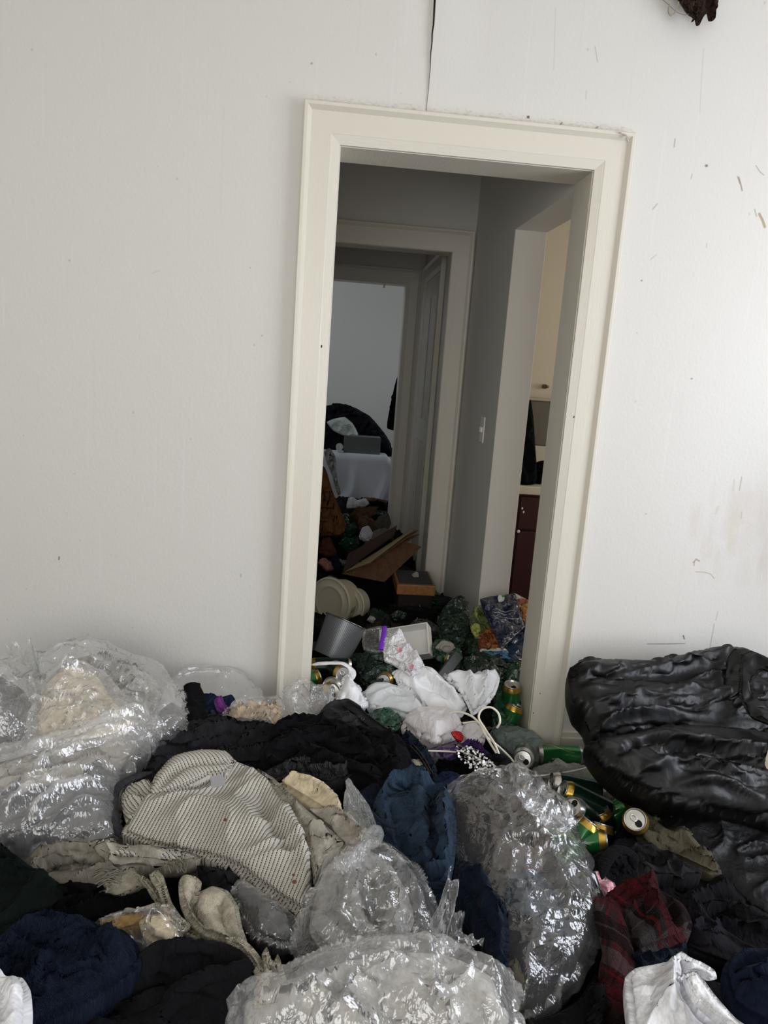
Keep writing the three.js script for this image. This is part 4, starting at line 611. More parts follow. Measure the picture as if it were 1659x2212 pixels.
// ---------- lower left
{
  const t = thing('fringed_scarf', 'off-white fringed wool scarf twisted down the left of the heap', 'scarf', atY(420, 1990, 0.3));
  const SW = { e: 0.2, sm: 0.3, f: [5, 12], s: 0.02 };
  part(t, 'end', lump([[222, 1908], [250, 1893], [272, 1876], [290, 1872], [300, 1890], [318, 1903], [290, 1918], [258, 1933], [212, 1927], [236, 1916]], { h: [0.47, 0.46], T: 0.014, B: 0.02, R: 0.012, w: { ...SW, r: 30 } }), C.scarf);
  part(t, 'strand', lump([[296, 1888], [318, 1896], [340, 1922], [352, 1950], [378, 1984], [420, 2008], [440, 2018], [425, 2026], [385, 2008], [352, 1978], [335, 1945], [312, 1912]], { h: [0.475, 0.45], T: 0.018, B: 0.02, R: 0.012, w: { ...SW, r: -50 } }), C.scarf);
  part(t, 'strand', lump([[322, 1890], [338, 1878], [352, 1890], [362, 1920], [372, 1950], [392, 1980], [412, 1998], [398, 2008], [370, 1992], [352, 1960], [340, 1920]], { h: [0.49, 0.465], T: 0.02, B: 0.02, R: 0.014, w: { ...SW, r: -60 } }), C.scarf);
  part(t, 'body', lump([[386, 1905], [396, 1890], [420, 1892], [436, 1906], [430, 1926], [458, 1914], [492, 1924], [514, 1958], [524, 2005], [534, 2036], [515, 2046], [478, 2034], [438, 2020], [405, 1990], [388, 1950]], { h: [0.49, 0.45], T: 0.04, B: 0.05, R: 0.035, w: { ...SW, e: 0.16, r: 50 }, folds: [{ p: [[432, 1922], [418, 1958], [442, 2012]], a: -0.025, w: 0.01 }, { p: [[398, 1900], [398, 1950], [420, 1995]], a: 0.012, w: 0.012 }, { p: [[486, 1932], [478, 1980], [505, 2035]], a: -0.012, w: 0.01 }] }), C.scarf);
  part(t, 'tail', lump([[486, 2026], [512, 2022], [540, 2040], [562, 2066], [575, 2092], [572, 2120], [556, 2146], [548, 2142], [556, 2112], [540, 2085], [515, 2056]], { h: [0.47, 0.455], T: 0.025, B: 0.025, R: 0.014, w: { ...SW, r: -45 } }), C.scarf);
  part(t, 'tail', lump([[565, 2062], [576, 2045], [590, 2078], [600, 2060], [614, 2100], [628, 2150], [590, 2168], [545, 2172], [556, 2142], [572, 2110]], { h: [0.48, 0.45], T: 0.022, B: 0.03, R: 0.014, w: { ...SW, r: 80 }, folds: [{ p: [[590, 2070], [588, 2120], [575, 2160]], a: -0.014, w: 0.008 }] }), C.scarf);
  const fr = []; for (let i = 0; i < 60; i++) { const left = i < 34, a = left ? [222 + rnd() * 30, 1880 + rnd() * 30] : [338 + rnd() * 60, 1872 + rnd() * 14], d = left ? [-14 - rnd() * 16, -8 + rnd() * 22] : [-8 + rnd() * 22, -12 - rnd() * 4]; const p = atY(a[0] + 14, a[1], 0.485), q = atY(a[0] + d[0], a[1] + d[1], 0.48 + rnd() * 0.015); fr.push(tube([p, p.clone().lerp(q, 0.5).add(V((rnd() - 0.5) * 0.01, 0.006, 0)), q], 0.0011, 8, 5)); }
  const f = part(t, 'fringe', merge(fr), C.scarf); f.userData.kind = 'stuff';
}
solo('grey_sleeve', lump([[36, 1872], [100, 1850], [170, 1832], [205, 1836], [240, 1862], [262, 1880], [236, 1900], [215, 1918], [130, 1920], [60, 1898]], { h: [0.44, 0.44], T: 0.035, B: 0.06, R: 0.035, folds: [{ p: [[60, 1872], [140, 1852], [210, 1850]], a: 0.02, w: 0.012 }, { p: [[70, 1888], [150, 1872], [220, 1872]], a: -0.018, w: 0.009 }], n: NF(0.014, [4, 18], 12) }), C.taupe, 'taupe sleeve lying left of the scarf fringe', 'sleeve', G.dark);
solo('knit_jumper', lump([[-50, 1835], [0, 1828], [30, 1845], [75, 1882], [125, 1905], [150, 1940], [120, 1975], [60, 1995], [-50, 2040]], { h: [0.46, 0.43], T: 0.06, B: 0.08, R: 0.06, n: NF(0.03, [7, 10], 30) }), C.darkgreen, 'blackish green jumper at the left edge above the navy fleece', 'jumper', G.dark);
solo('black_leggings', lump([[90, 1930], [160, 1915], [250, 1922], [330, 1930], [380, 1965], [370, 1990], [280, 1985], [200, 1992], [110, 1985]], { h: [0.44, 0.43], T: 0.04, B: 0.06, R: 0.04, n: NF(0.02, [4, 16], 5) }), C.black, 'black leggings under the fringed scarf', 'leggings', G.dark);
solo('dark_garment', lump([[425, 1870], [470, 1875], [520, 1892], [580, 1935], [636, 1975], [640, 2030], [590, 2046], [535, 2020], [505, 1960], [450, 1915]], { h: [0.43, 0.42], T: 0.035, B: 0.06, R: 0.05, n: [NF(0.025, [7, 11], 50), NF(0.014, [16, 20])] }), C.charcoal, 'dark garment in clear wrap under the edge of the striped top', 'garment', G.dark);
clearBag('clear_wrapper', 'clear wrap over the dark garment under the striped top', [[500, 1915], [530, 1905], [585, 1940], [640, 1982], [644, 2035], [600, 2052], [545, 2030], [512, 1975]], { h: [0.45, 0.43], T: 0.045, B: 0.05, R: 0.05, c: [CR(0.018, [12, 14], 40)] }, P.clearTaut);
solo('clothes_bundle', lump([[300, 1990], [330, 1975], [370, 1975], [392, 2000], [388, 2030], [360, 2042], [318, 2030]], { w: { e: 0.3, sm: 0.22, f: [7, 10] }, h: [0.46, 0.45], T: 0.03, B: 0.04, R: 0.03, n: NF(0.02, [14, 18], 30) }), C.cream, 'cream fabric inside the clear bag behind the navy fleece', 'clothes');
solo('clothes_bundle', lump([[215, 1990], [260, 1975], [310, 1970], [325, 1985], [300, 2000], [250, 2010]], { w: { e: 0.3, sm: 0.22, f: [7, 10] }, h: [0.45, 0.45], T: 0.025, B: 0.04, R: 0.03, n: NF(0.02, [14, 18], 30) }), C.yellow, 'mustard fabric inside the clear bag behind the navy fleece', 'clothes');
clearBag('clear_plastic_bag', 'small clear bag of cream fabric behind the navy fleece', [[205, 1992], [260, 1970], [330, 1964], [385, 1975], [398, 2010], [385, 2042], [340, 2062], [310, 2090], [285, 2080], [270, 2020]], { h: [0.48, 0.45], T: 0.05, B: 0.06, R: 0.05, c: [CR(0.02, [12, 14], 20), CR(0.01, [28, 28])] }, P.clear);
solo('navy_fleece', lump([[-50, 2070], [-10, 2030], [50, 1995], [100, 1978], [150, 1980], [200, 1988], [222, 2010], [265, 2008], [298, 2042], [306, 2075], [290, 2100], [268, 2112], [225, 2148], [150, 2185], [80, 2220], [60, 2270], [-50, 2290]], { h: [0.5, 0.5], T: 0.05, B: 0.1, R: 0.07, res: 110, w: { e: 0.1, sm: 0.35, s: 0.02, f: [5, 8] }, folds: [{ p: [[215, 2000], [235, 2060], [268, 2105]], a: 0.02, w: 0.012 }, { p: [[60, 2010], [150, 2060], [240, 2080]], a: 0.012, w: 0.03 }], n: [NF(0.012, [7, 8]), NF(0.008, [30, 30])] }), C.navyFleece, 'fuzzy navy fleece blanket at the lower left', 'blanket');
solo('black_trousers', lump([[70, 2235], [150, 2190], [260, 2120], [330, 2068], [390, 2038], [470, 2036], [530, 2058], [560, 2095], [545, 2140], [505, 2170], [500, 2300], [70, 2320]], { h: [0.46, 0.44], T: 0.05, B: 0.1, R: 0.06, folds: [{ p: [[130, 2215], [290, 2120], [430, 2070]], a: 0.03, w: 0.016 }, { p: [[180, 2230], [330, 2140], [500, 2100]], a: -0.02, w: 0.02 }, { p: [[340, 2230], [420, 2150], [530, 2110]], a: 0.02, w: 0.016 }], n: NF(0.014, [4, 12], 30) }), C.black2, 'black trousers folded across the bottom left', 'trousers', G.dark);
solo('white_towel', lump([[-40, 2085], [0, 2092], [12, 2108], [48, 2112], [66, 2140], [70, 2180], [66, 2235], [50, 2290], [-40, 2290]], { h: [0.57, 0.54], T: 0.05, B: 0.06, R: 0.04, w: { e: 0.05 }, folds: [{ p: [[5, 2110], [8, 2170], [0, 2230]], a: -0.014, w: 0.01 }, { p: [[30, 2120], [40, 2170], [36, 2230]], a: 0.012, w: 0.012 }] }), C.white, 'white cloth in the bottom left corner', 'cloth');
// ---------- right: black bags
{
  const bag = (label, px, o, mat = P.black) => { const g = lump(px, { film: true, w: { e: 0.17, sm: 0.05, it: 60, s: 0.02, f: [2.6, 8], r: [o.n].flat()[0].r }, ...o, n: { ...o.n, a: 0.014 }, c: { a: 0.014, f: [4, 9], r: 10 } }); g.computeBoundingBox(); const c = g.boundingBox.getCenter(V()); c.y = g.boundingBox.min.y; const t = thing('black_rubbish_bag', label, 'rubbish bag', c, G.blackbags); part(t, 'plastic', g, mat); return t; };
  const a = bag('black rubbish bag with tied ears leaning on the wall', [[1231, 1442], [1262, 1432], [1335, 1430], [1410, 1430], [1470, 1416], [1540, 1404], [1588, 1402], [1640, 1425], [1760, 1440], [1800, 1600], [1620, 1590], [1500, 1582], [1420, 1585], [1350, 1596], [1282, 1602], [1266, 1550], [1242, 1522], [1229, 1480]], { h: [0.6, 0.44], T: 0.06, B: 0.13, R: 0.06, res: 130, folds: [{ p: [[1270, 1560], [1400, 1545], [1560, 1560]], a: -0.02, w: 0.014 }, { p: [[1300, 1470], [1430, 1460], [1560, 1420]], a: 0.025, w: 0.02 }, { p: [[1300, 1530], [1450, 1510], [1600, 1540]], a: 0.022, w: 0.018 }, { p: [[1240, 1490], [1330, 1470], [1420, 1445]], a: -0.018, w: 0.012 }, { p: [[1560, 1420], [1540, 1480], [1560, 1540]], a: 0.02, w: 0.02 }, { p: [[1280, 1580], [1360, 1560], [1440, 1555]], a: 0.02, w: 0.009 }], n: NF(0.03, [3, 12], 8), c: CR(0.02, [6, 12], 10) });
  part(a, 'bag_ear', lump([[1560, 1480, 0.56], [1572, 1420, 0.62], [1588, 1399, 0.65], [1604, 1412, 0.64], [1612, 1450, 0.6], [1600, 1500, 0.56], [1575, 1510, 0.55]], { T: 0.03, B: 0.02, R: 0.03, c: CR(0.02, [9, 14], 60) }), P.black);
  part(a, 'bag_ear', lump([[1604, 1414, 0.64], [1624, 1406, 0.65], [1680, 1430, 0.65], [1720, 1460, 0.64], [1690, 1462, 0.63], [1648, 1445, 0.62], [1625, 1470, 0.6], [1630, 1500, 0.57], [1660, 1530, 0.55], [1700, 1550, 0.55], [1690, 1570, 0.54], [1620, 1545, 0.54], [1596, 1500, 0.56]], { T: 0.025, B: 0.02, R: 0.025, c: CR(0.02, [12, 14], 30) }), P.black);
  bag('middle black rubbish bag with long creases below the tied one', [[1264, 1606], [1340, 1592], [1420, 1572], [1520, 1572], [1620, 1582], [1780, 1605], [1780, 1810], [1600, 1772], [1500, 1752], [1425, 1736], [1350, 1704], [1300, 1660]], { h: [0.47, 0.31], T: 0.07, B: 0.12, R: 0.07, res: 130, folds: [{ p: [[1290, 1620], [1400, 1605], [1460, 1620], [1640, 1650]], a: 0.03, w: 0.02 }, { p: [[1400, 1650], [1500, 1640], [1650, 1690]], a: -0.022, w: 0.014 }, { p: [[1380, 1680], [1480, 1670], [1600, 1710]], a: 0.025, w: 0.016 }, { p: [[1320, 1650], [1400, 1625], [1440, 1640]], a: -0.02, w: 0.012 }, { p: [[1450, 1710], [1540, 1710], [1620, 1745]], a: 0.022, w: 0.014 }], n: NF(0.03, [3, 11], -8), c: CR(0.022, [7, 12], -10) });
  bag('lowest black rubbish bag at the right edge', [[1395, 1730], [1480, 1745], [1560, 1765], [1640, 1790], [1790, 1810], [1790, 2040], [1640, 1990], [1560, 1920], [1490, 1870], [1430, 1800]], { h: [0.30, 0.2], T: 0.05, B: 0.12, R: 0.1, folds: [{ p: [[1480, 1770], [1580, 1800], [1700, 1830]], a: 0.02, w: 0.02 }], n: NF(0.03, [4, 9], 20), c: CR(0.02, [7, 9], 0) }, P.blackMatte);
  const b = atY(1664, 1636, 0.46), q = new RoundedBoxGeometry(0.07, 0.06, 0.02, 1, 0.004); q.rotateY(0.5); q.rotateZ(-0.1); q.translate(b.x + 0.015, b.y, b.z); solo('cream_carton', q, Std({ color: 0xe3d8c2, roughness: 0.7 }), 'small cream carton lying on the black bags at the right edge', 'carton');
}
// clothes in the dark valley on the right
solo('olive_trousers', lump([[1378, 1748], [1400, 1728], [1430, 1735], [1468, 1768], [1512, 1812], [1545, 1855], [1560, 1888], [1535, 1890], [1470, 1862], [1405, 1835], [1365, 1800]], { h: [0.27, 0.28], T: 0.035, B: 0.08, R: 0.04, folds: [{ p: [[1420, 1755], [1470, 1810], [1530, 1870]], a: 0.012, w: 0.02 }, { p: [[1400, 1830], [1470, 1850], [1540, 1880]], a: -0.012, w: 0.01 }], n: NF(0.012, [4, 12], -45) }), C.olive, 'olive grey trousers leg beside the standing can', 'trousers', G.dark);
solo('blush_garment', lump([[1352, 1730], [1362, 1714], [1385, 1712], [1398, 1724], [1394, 1745], [1370, 1750]], { h: [0.26, 0.26], T: 0.03, B: 0.04, R: 0.025, n: NF(0.02, [12, 18], 40) }), C.blush, 'dusky pink scrap of clothing above the standing can', 'garment', G.dark);
solo('grey_shirt', lump([[1345, 1842], [1375, 1826], [1420, 1838], [1480, 1862], [1518, 1884], [1480, 1892], [1420, 1890], [1380, 1900]], { h: [0.31, 0.31], T: 0.03, B: 0.06, R: 0.03, n: NF(0.02, [10, 18], -20) }), C.charcoal, 'grey shirt under the olive trousers', 'shirt', G.dark);
{
  const t = thing('black_backpack', 'black fabric bag with a strap beside the pink packet', 'bag', atY(1330, 1920, 0.15));
  part(t, 'body', lump([[1262, 1868], [1290, 1842], [1335, 1838], [1372, 1860], [1388, 1905], [1378, 1940], [1330, 1945], [1290, 1915]], { h: [0.33, 0.32], T: 0.04, B: 0.08, R: 0.05, n: NF(0.02, [9, 12], 40) }), C.black2);
  part(t, 'strap', roll([[1300, 1900, 0.39, 0.008, 0.5], [1308, 1862, 0.40, 0.014, 0.4], [1335, 1836, 0.4, 0.015, 0.4], [1362, 1845, 0.39, 0.015, 0.4], [1372, 1880, 0.37, 0.01, 0.5]], { fa: 0.03, na: 0.05 }), C.black);
}
solo('black_hooded_top', lump([[1330, 1810], [1345, 1770], [1352, 1790], [1368, 1805], [1392, 1830], [1388, 1850], [1350, 1850], [1310, 1840]], { h: [0.24, 0.25], T: 0.04, B: 0.06, R: 0.04, n: NF(0.015) }), C.black, 'black top between the cans and the olive trousers', 'top', G.dark);
solo('black_coat', lump([[1400, 1890], [1470, 1890], [1560, 1895], [1660, 1990], [1780, 2030], [1780, 2110], [1640, 2080], [1540, 2060], [1480, 2010], [1420, 1960]], { h: [0.26, 0.28], T: 0.03, B: 0.1, R: 0.06, n: NF(0.03, [5, 9], 10) }), C.black2, 'black coat right of the tartan shirt', 'coat', G.dark);
solo('dark_plum_knit', lump([[1450, 1950], [1490, 1930], [1530, 1980], [1600, 2030], [1660, 2070], [1600, 2090], [1530, 2070], [1480, 2050]], { h: [0.36, 0.36], T: 0.035, B: 0.06, R: 0.04, n: NF(0.02, [8, 12], -30) }), cloth(0x18151a), 'dark plum knit behind the white shirt', 'jumper', G.dark);
{
  const t = thing('tartan_shirt', 'red, black and grey tartan flannel shirt crumpled beside the white shirt', 'shirt', atY(1390, 2010, 0.25));
  part(t, 'body', lump([[1300, 1950], [1318, 1924], [1350, 1914], [1395, 1912], [1440, 1938], [1480, 1962], [1496, 1995], [1488, 2025], [1450, 2045], [1412, 2058], [1370, 2062], [1340, 2035], [1318, 1995]], { h: [0.40, 0.38], T: 0.06, B: 0.08, R: 0.06, folds: [{ p: [[1320, 1960], [1345, 2000], [1360, 2050]], a: -0.035, w: 0.016 }, { p: [[1380, 1925], [1400, 1980], [1420, 2040]], a: 0.02, w: 0.02 }, { p: [[1420, 1950], [1450, 1990], [1470, 2030]], a: -0.018, w: 0.014 }, { p: [[1335, 1935], [1400, 1950], [1460, 1985]], a: 0.015, w: 0.02 }], n: NF(0.016, [8, 10], 50) }), plaid);
  part(t, 'sleeve', roll([[1306, 1950, 0.41, 0.022], [1314, 1990, 0.41, 0.026], [1330, 2050, 0.39, 0.028], [1338, 2120, 0.37, 0.032], [1332, 2180, 0.35, 0.036], [1330, 2240, 0.34, 0.036]], { fa: 0.15, na: 0.15, open: true }), plaid);
}
solo('denim_scrap', lump([[1350, 2060], [1400, 2058], [1450, 2048], [1480, 2030], [1485, 2060], [1440, 2085], [1380, 2090]], { h: [0.38, 0.39], T: 0.03, B: 0.05, R: 0.03, n: NF(0.014, [20, 8], 0) }), denimDark, 'dark denim strip between the tartan and white shirts', 'jeans', G.dark);
{
  const t = thing('white_shirt', 'crumpled white cotton shirt at the bottom right', 'shirt', atY(1470, 2180, 0.3));
  part(t, 'body', lump([[1350, 2112], [1372, 2092], [1410, 2084], [1450, 2080], [1490, 2100], [1540, 2160], [1600, 2215], [1640, 2240], [1600, 2310], [1375, 2310], [1360, 2210]], { h: [0.45, 0.42], T: 0.05, B: 0.08, R: 0.05, w: { e: 0.08, sm: 0.5, f: [4, 6] }, folds: [{ p: [[1440, 2120], [1436, 2170], [1430, 2212]], a: 0.03, w: 0.014 }, { p: [[1460, 2120], [1480, 2170], [1520, 2212]], a: -0.025, w: 0.014 }, { p: [[1440, 2115], [1480, 2150], [1530, 2200]], a: 0.014, w: 0.01 }], n: NF(0.01, [6, 10], 60) }), C.white);
  part(t, 'collar', lump([[1442, 2088], [1458, 2064], [1472, 2055], [1492, 2068], [1520, 2080], [1544, 2096], [1549, 2114], [1535, 2118], [1505, 2102], [1478, 2120], [1460, 2110]], { h: [0.5, 0.475], T: 0.025, B: 0.03, R: 0.025, folds: [{ p: [[1470, 2060], [1480, 2090], [1475, 2118]], a: -0.014, w: 0.01 }], n: NF(0.012, [12, 16], 50) }), C.white);
  part(t, 'placket', lump([[1478, 2104], [1505, 2098], [1545, 2150], [1590, 2200], [1625, 2225], [1590, 2226], [1530, 2180], [1500, 2150]], { h: [0.505, 0.475], T: 0.02, B: 0.03, R: 0.016, w: { e: 0.06 } }), C.white);
}
solo('navy_sweatshirt', lump([[1560, 2095], [1585, 2062], [1640, 2050], [1740, 2045], [1760, 2200], [1700, 2240], [1625, 2205], [1580, 2170]], { h: [0.42, 0.40], T: 0.05, B: 0.08, R: 0.05, n: NF(0.025, [6, 10], 30) }), cloth(0x141b2c), 'navy sweatshirt at the right edge beside the white shirt', 'sweatshirt', G.dark);
solo('black_skirt', lump([[1120, 2215], [1190, 2195], [1250, 2160], [1290, 2100], [1320, 2150], [1345, 2200], [1360, 2300], [1100, 2320]], { h: [0.33, 0.36], T: 0.04, B: 0.08, R: 0.05, n: NF(0.03, [5, 12], 60) }), C.black, 'black cloth between the rounded clear bag and the white shirt', 'cloth', G.dark);
{ // pink packet and little dark bottle
  solo('pink_packet', lump([[1278, 1884], [1296, 1880], [1312, 1898], [1328, 1908], [1331, 1924], [1308, 1926], [1290, 1906]], { h: [0.36, 0.36], T: 0.016, B: 0.02, R: 0.015, c: CR(0.012, [20, 20]) }), plastic(0xf0b2bd, { rough: 0.3 }), 'small pink packet beside the rounded clear bag', 'packet');
  const p = atY(1292, 1920, 0.4), g = new THREE.LatheGeometry([[0, 0], [0.016, 0], [0.018, 0.004], [0.018, 0.05], [0.012, 0.06], [0.007, 0.064], [0.007, 0.07], [0.0095, 0.071], [0.0095, 0.084], [0, 0.085]].map((a) => new THREE.Vector2(...a)), 20);
  g.rotateX(-0.5); g.rotateZ(0.35); g.translate(p.x, p.y - 0.03, p.z); solo('dark_bottle', g, Phy({ color: 0x1b1b1e, roughness: 0.2, clearcoat: 0.6 }), 'tiny dark bottle lying against the pink packet', 'bottle');
}
// ---------- middle strip in front of the doorway
solo('paper_bag', lump([[1140, 1668], [1175, 1652], [1225, 1652], [1285, 1665], [1330, 1690], [1358, 1735], [1345, 1758], [1330, 1798], [1300, 1765], [1240, 1720], [1180, 1700]], { h: [0.185, 0.205], film: true, T: 0.03, B: 0.05, R: 0.03, res: 100, folds: [{ p: [[1200, 1660], [1280, 1690], [1340, 1760]], a: 0.016, w: 0.016 }, { p: [[1260, 1665], [1310, 1710], [1335, 1780]], a: -0.012, w: 0.01 }], n: NF(0.014, [6, 18], -45), c: CR(0.018, [12, 14], 20) }), Std({ color: 0xa5a49c, roughness: 0.85, map: rept1(3.3), bumpMap: crinkleAt(5), bumpScale: 0.006, side: THREE.DoubleSide }), 'crumpled grey paper bag under the beer cans', 'paper bag');
solo('purple_garment', lump([[915, 1640], [960, 1620], [1000, 1605], [1040, 1612], [1068, 1640], [1040, 1660], [990, 1640], [940, 1660]], { h: [0.33, 0.32], T: 0.03, B: 0.05, R: 0.03, n: NF(0.02, [8, 18], -20) }), C.purple, 'purple garment behind the sequinned top', 'garment');
solo('mauve_lace', lump([[910, 1625], [945, 1612], [985, 1600], [1000, 1612], [975, 1628], [930, 1642]], { h: [0.345, 0.34], T: 0.02, B: 0.04, R: 0.02, n: NF(0.014, [14, 24], 10) }), C.plumgrey, 'mauve grey scrap under the white bag with red print', 'garment');
solo('black_velvet_top', lump([[930, 1660], [985, 1640], [1060, 1640], [1090, 1655], [1086, 1680], [1040, 1690], [980, 1712], [945, 1700]], { h: [0.34, 0.36], T: 0.035, B: 0.06, R: 0.035, n: NF(0.018, [8, 14], -15) }), C.black, 'black velvet top around the sequinned patch', 'top', G.dark);
solo('navy_shirt', lump([[935, 1680], [960, 1668], [1000, 1680], [985, 1705], [960, 1715], [935, 1712]], { h: [0.38, 0.38], T: 0.03, B: 0.05, R: 0.03, n: NF(0.016, [12, 18], 30) }), C.navy, 'navy shirt corner beside the blue jeans', 'shirt', G.dark);
{ // sequins
  const t = thing('sequinned_top', 'black top covered in silver sequins above the rounded clear bag', 'top', atY(1035, 1670, 0.3));
  const px = [[985, 1625], [1000, 1614], [1030, 1622], [1060, 1640], [1084, 1660], [1080, 1678], [1050, 1680], [1015, 1660]];
  part(t, 'fabric', lump(px, { h: [0.40, 0.39], T: 0.03, B: 0.05, R: 0.025, n: NF(0.012, [10, 20], -30) }), C.black);
  const list = []; for (let i = 0; i < 420; i++) { const x = 985 + rnd() * 100, y = 1612 + rnd() * 70; const cx = 1033 + (y - 1646) * 1.2; if (Math.abs(x - cx) > 26 + 10 * rnd() || Math.abs(y - (1622 + (x - 985) * 0.45)) > 24) continue; const p = atY(x, y, 0.43 + (rnd() - 0.3) * 0.008), g = new THREE.CircleGeometry(0.0032, 6); g.rotateX(-1.2 + (rnd() - 0.5) * 1.4); g.rotateY((rnd() - 0.5) * 1.6); g.translate(p.x, p.y, p.z); list.push(g); }
  const s = part(t, 'sequins', merge(list), Std({ color: 0xd9d9dc, roughness: 0.12, metalness: 1, side: THREE.DoubleSide }), 'silver sequins'); s.userData.kind = 'stuff';
  part(t, 'trim', roll([[1062, 1640, 0.43, 0.012], [1075, 1635, 0.44, 0.012], [1090, 1640, 0.43, 0.012], [1080, 1665, 0.42, 0.014]], { fa: 0.2 }), C.black);
}
{ // white carrier bag with red print
  const t = thing('white_carrier_bag', 'crumpled white carrier bag with a red print before the doorway', 'plastic bag', atY(960, 1600, 0.25));
  part(t, 'plastic', lump([[866, 1572], [880, 1548], [915, 1540], [960, 1545], [990, 1555], [1000, 1572], [985, 1590], [970, 1600], [940, 1608], [905, 1595]], { h: [0.34, 0.33], film: true, w: { e: 0.12, sm: 0.16 }, T: 0.06, B: 0.05, R: 0.05, c: CR(0.012, [12, 12], 20) }), plastic(0xf1ecec, { rough: 0.4, t: 0.35, cs: 7, bs: 0.003 }));
  part(t, 'plastic', lump([[990, 1590], [1000, 1572], [1025, 1570], [1046, 1585], [1048, 1600], [1020, 1612], [995, 1604]], { h: [0.32, 0.31], film: true, T: 0.045, B: 0.04, R: 0.035, c: CR(0.016, [16, 16], 50) }), plastic(0xf1ecec, { rough: 0.4, t: 0.4, cs: 7, bs: 0.003 }));
  part(t, 'print', lump([[974, 1582], [984, 1578], [996, 1582], [1002, 1592], [998, 1600], [986, 1596]], { h: [0.368, 0.362], T: 0.012, B: 0.01, R: 0.01, c: CR(0.012, [30, 30]) }), plastic(0xb8141f, { rough: 0.4, cs: 9 }), 'red print');
}
{ // white cable
  const pts = [[962, 1545, 0.37], [985, 1538, 0.39], [1015, 1545, 0.40], [1035, 1562, 0.395], [1050, 1590, 0.385], [1068, 1620, 0.375], [1082, 1642, 0.36], [1070, 1610, 0.385], [1048, 1575, 0.40], [1034, 1548, 0.42], [1042, 1532, 0.44], [1060, 1528, 0.45], [1076, 1540, 0.44], [1080, 1560, 0.42], [1074, 1572, 0.40]];
  const pts2 = [[1000, 1562, 0.37], [1030, 1560, 0.385], [1050, 1590, 0.385], [1080, 1615, 0.36], [1105, 1640, 0.33], [1122, 1665, 0.29], [1150, 1676, 0.25], [1200, 1672, 0.24], [1250, 1663, 0.24], [1290, 1652, 0.24]];
  const t = thing('white_cable', 'white looped cable lying over the white bags', 'cable', atY(1050, 1600, 0.3));
  const m = Std({ color: 0xe6e0d0, roughness: 0.45 });
  part(t, 'loop', tube(pts.map((p) => atY(...p)), 0.0034, 160, 8), m); part(t, 'lead', tube(pts2.map((p) => atY(...p)), 0.003, 120, 8), m);
  part(t, 'lead', tube([[925, 1622, 0.38], [975, 1624, 0.385], [1020, 1632, 0.42], [1050, 1648, 0.42], [1058, 1642, 0.43]].map((p) => atY(...p)), 0.0026, 60, 8), m);
}
clearBag('green_tinted_bag', 'smoky green tinted crumpled bag at the foot of the right casing', [[1058, 1585], [1070, 1570], [1110, 1572], [1150, 1582], [1172, 1600], [1182, 1622], [1175, 1648], [1150, 1660], [1105, 1640], [1070, 1612]], { h: [0.22, 0.17], T: 0.045, B: 0.05, R: 0.045, w: { e: 0.18, sm: 0.08, f: [10, 12], s: 0.016 }, c: [CR(0.02, [13, 15], 20)] }, P.smoke);
// ---------- beer cans
const canTex = (bg, bg2) => canvasTex(512, 256, (c, w, h) => {
  const g = c.createLinearGradient(0, 0, 0, h); g.addColorStop(0, bg); g.addColorStop(1, bg2); c.fillStyle = g; c.fillRect(0, 0, w, h);
  c.fillStyle = '#c9d3c4'; c.font = 'bold 40px sans-serif';
  for (const x of [60, 316]) { c.save(); c.translate(x, 200); c.rotate(-Math.PI / 2); c.fillText('SKH', 0, 0); c.font = 'bold 22px sans-serif'; c.fillText('XS', 20, 34); c.font = 'bold 40px sans-serif'; c.restore(); }
  c.strokeStyle = '#b89a4a'; c.lineWidth = 4; c.beginPath(); c.moveTo(150, 40); c.lineTo(230, 210); c.stroke();
});
const flipU = (t) => { t.repeat.x = -1; return t; };
const CM = { dark: Phy({ map: flipU(canTex('#0d2f20', '#0a2419')), roughness: 0.3, metalness: 0.35, clearcoat: 0.4 }), green: Phy({ map: flipU(canTex('#1f6a31', '#175226')), roughness: 0.28, metalness: 0.4, clearcoat: 0.4 }), silver: Std({ color: 0xc9c7c1, roughness: 0.28, metalness: 0.9 }), gold: Std({ color: 0xc9a24a, roughness: 0.28, metalness: 0.9 }), hole: Std({ color: 0x0a0908, roughness: 0.9 }) };
const lathe = (a, n = 36) => new THREE.LatheGeometry(a.map((p) => new THREE.Vector2(...p)), n);
function crush(g, k, L, ph) { if (!k) return g; const p = g.attributes.position; for (let i = 0; i < p.count; i++) { const y = p.getY(i), t = Math.exp(-(((y - L * 0.5) / (L * 0.28)) ** 2)), a = Math.atan2(p.getZ(i), p.getX(i)), d = 1 - k * t * (0.5 + 0.5 * Math.cos(2 * a + ph)) - k * 0.25 * t * Math.abs(n2(a * 2 + ph, y * 40)); p.setX(i, p.getX(i) * d); p.setZ(i, p.getZ(i) * d); } g.computeVertexNormals(); return g; }
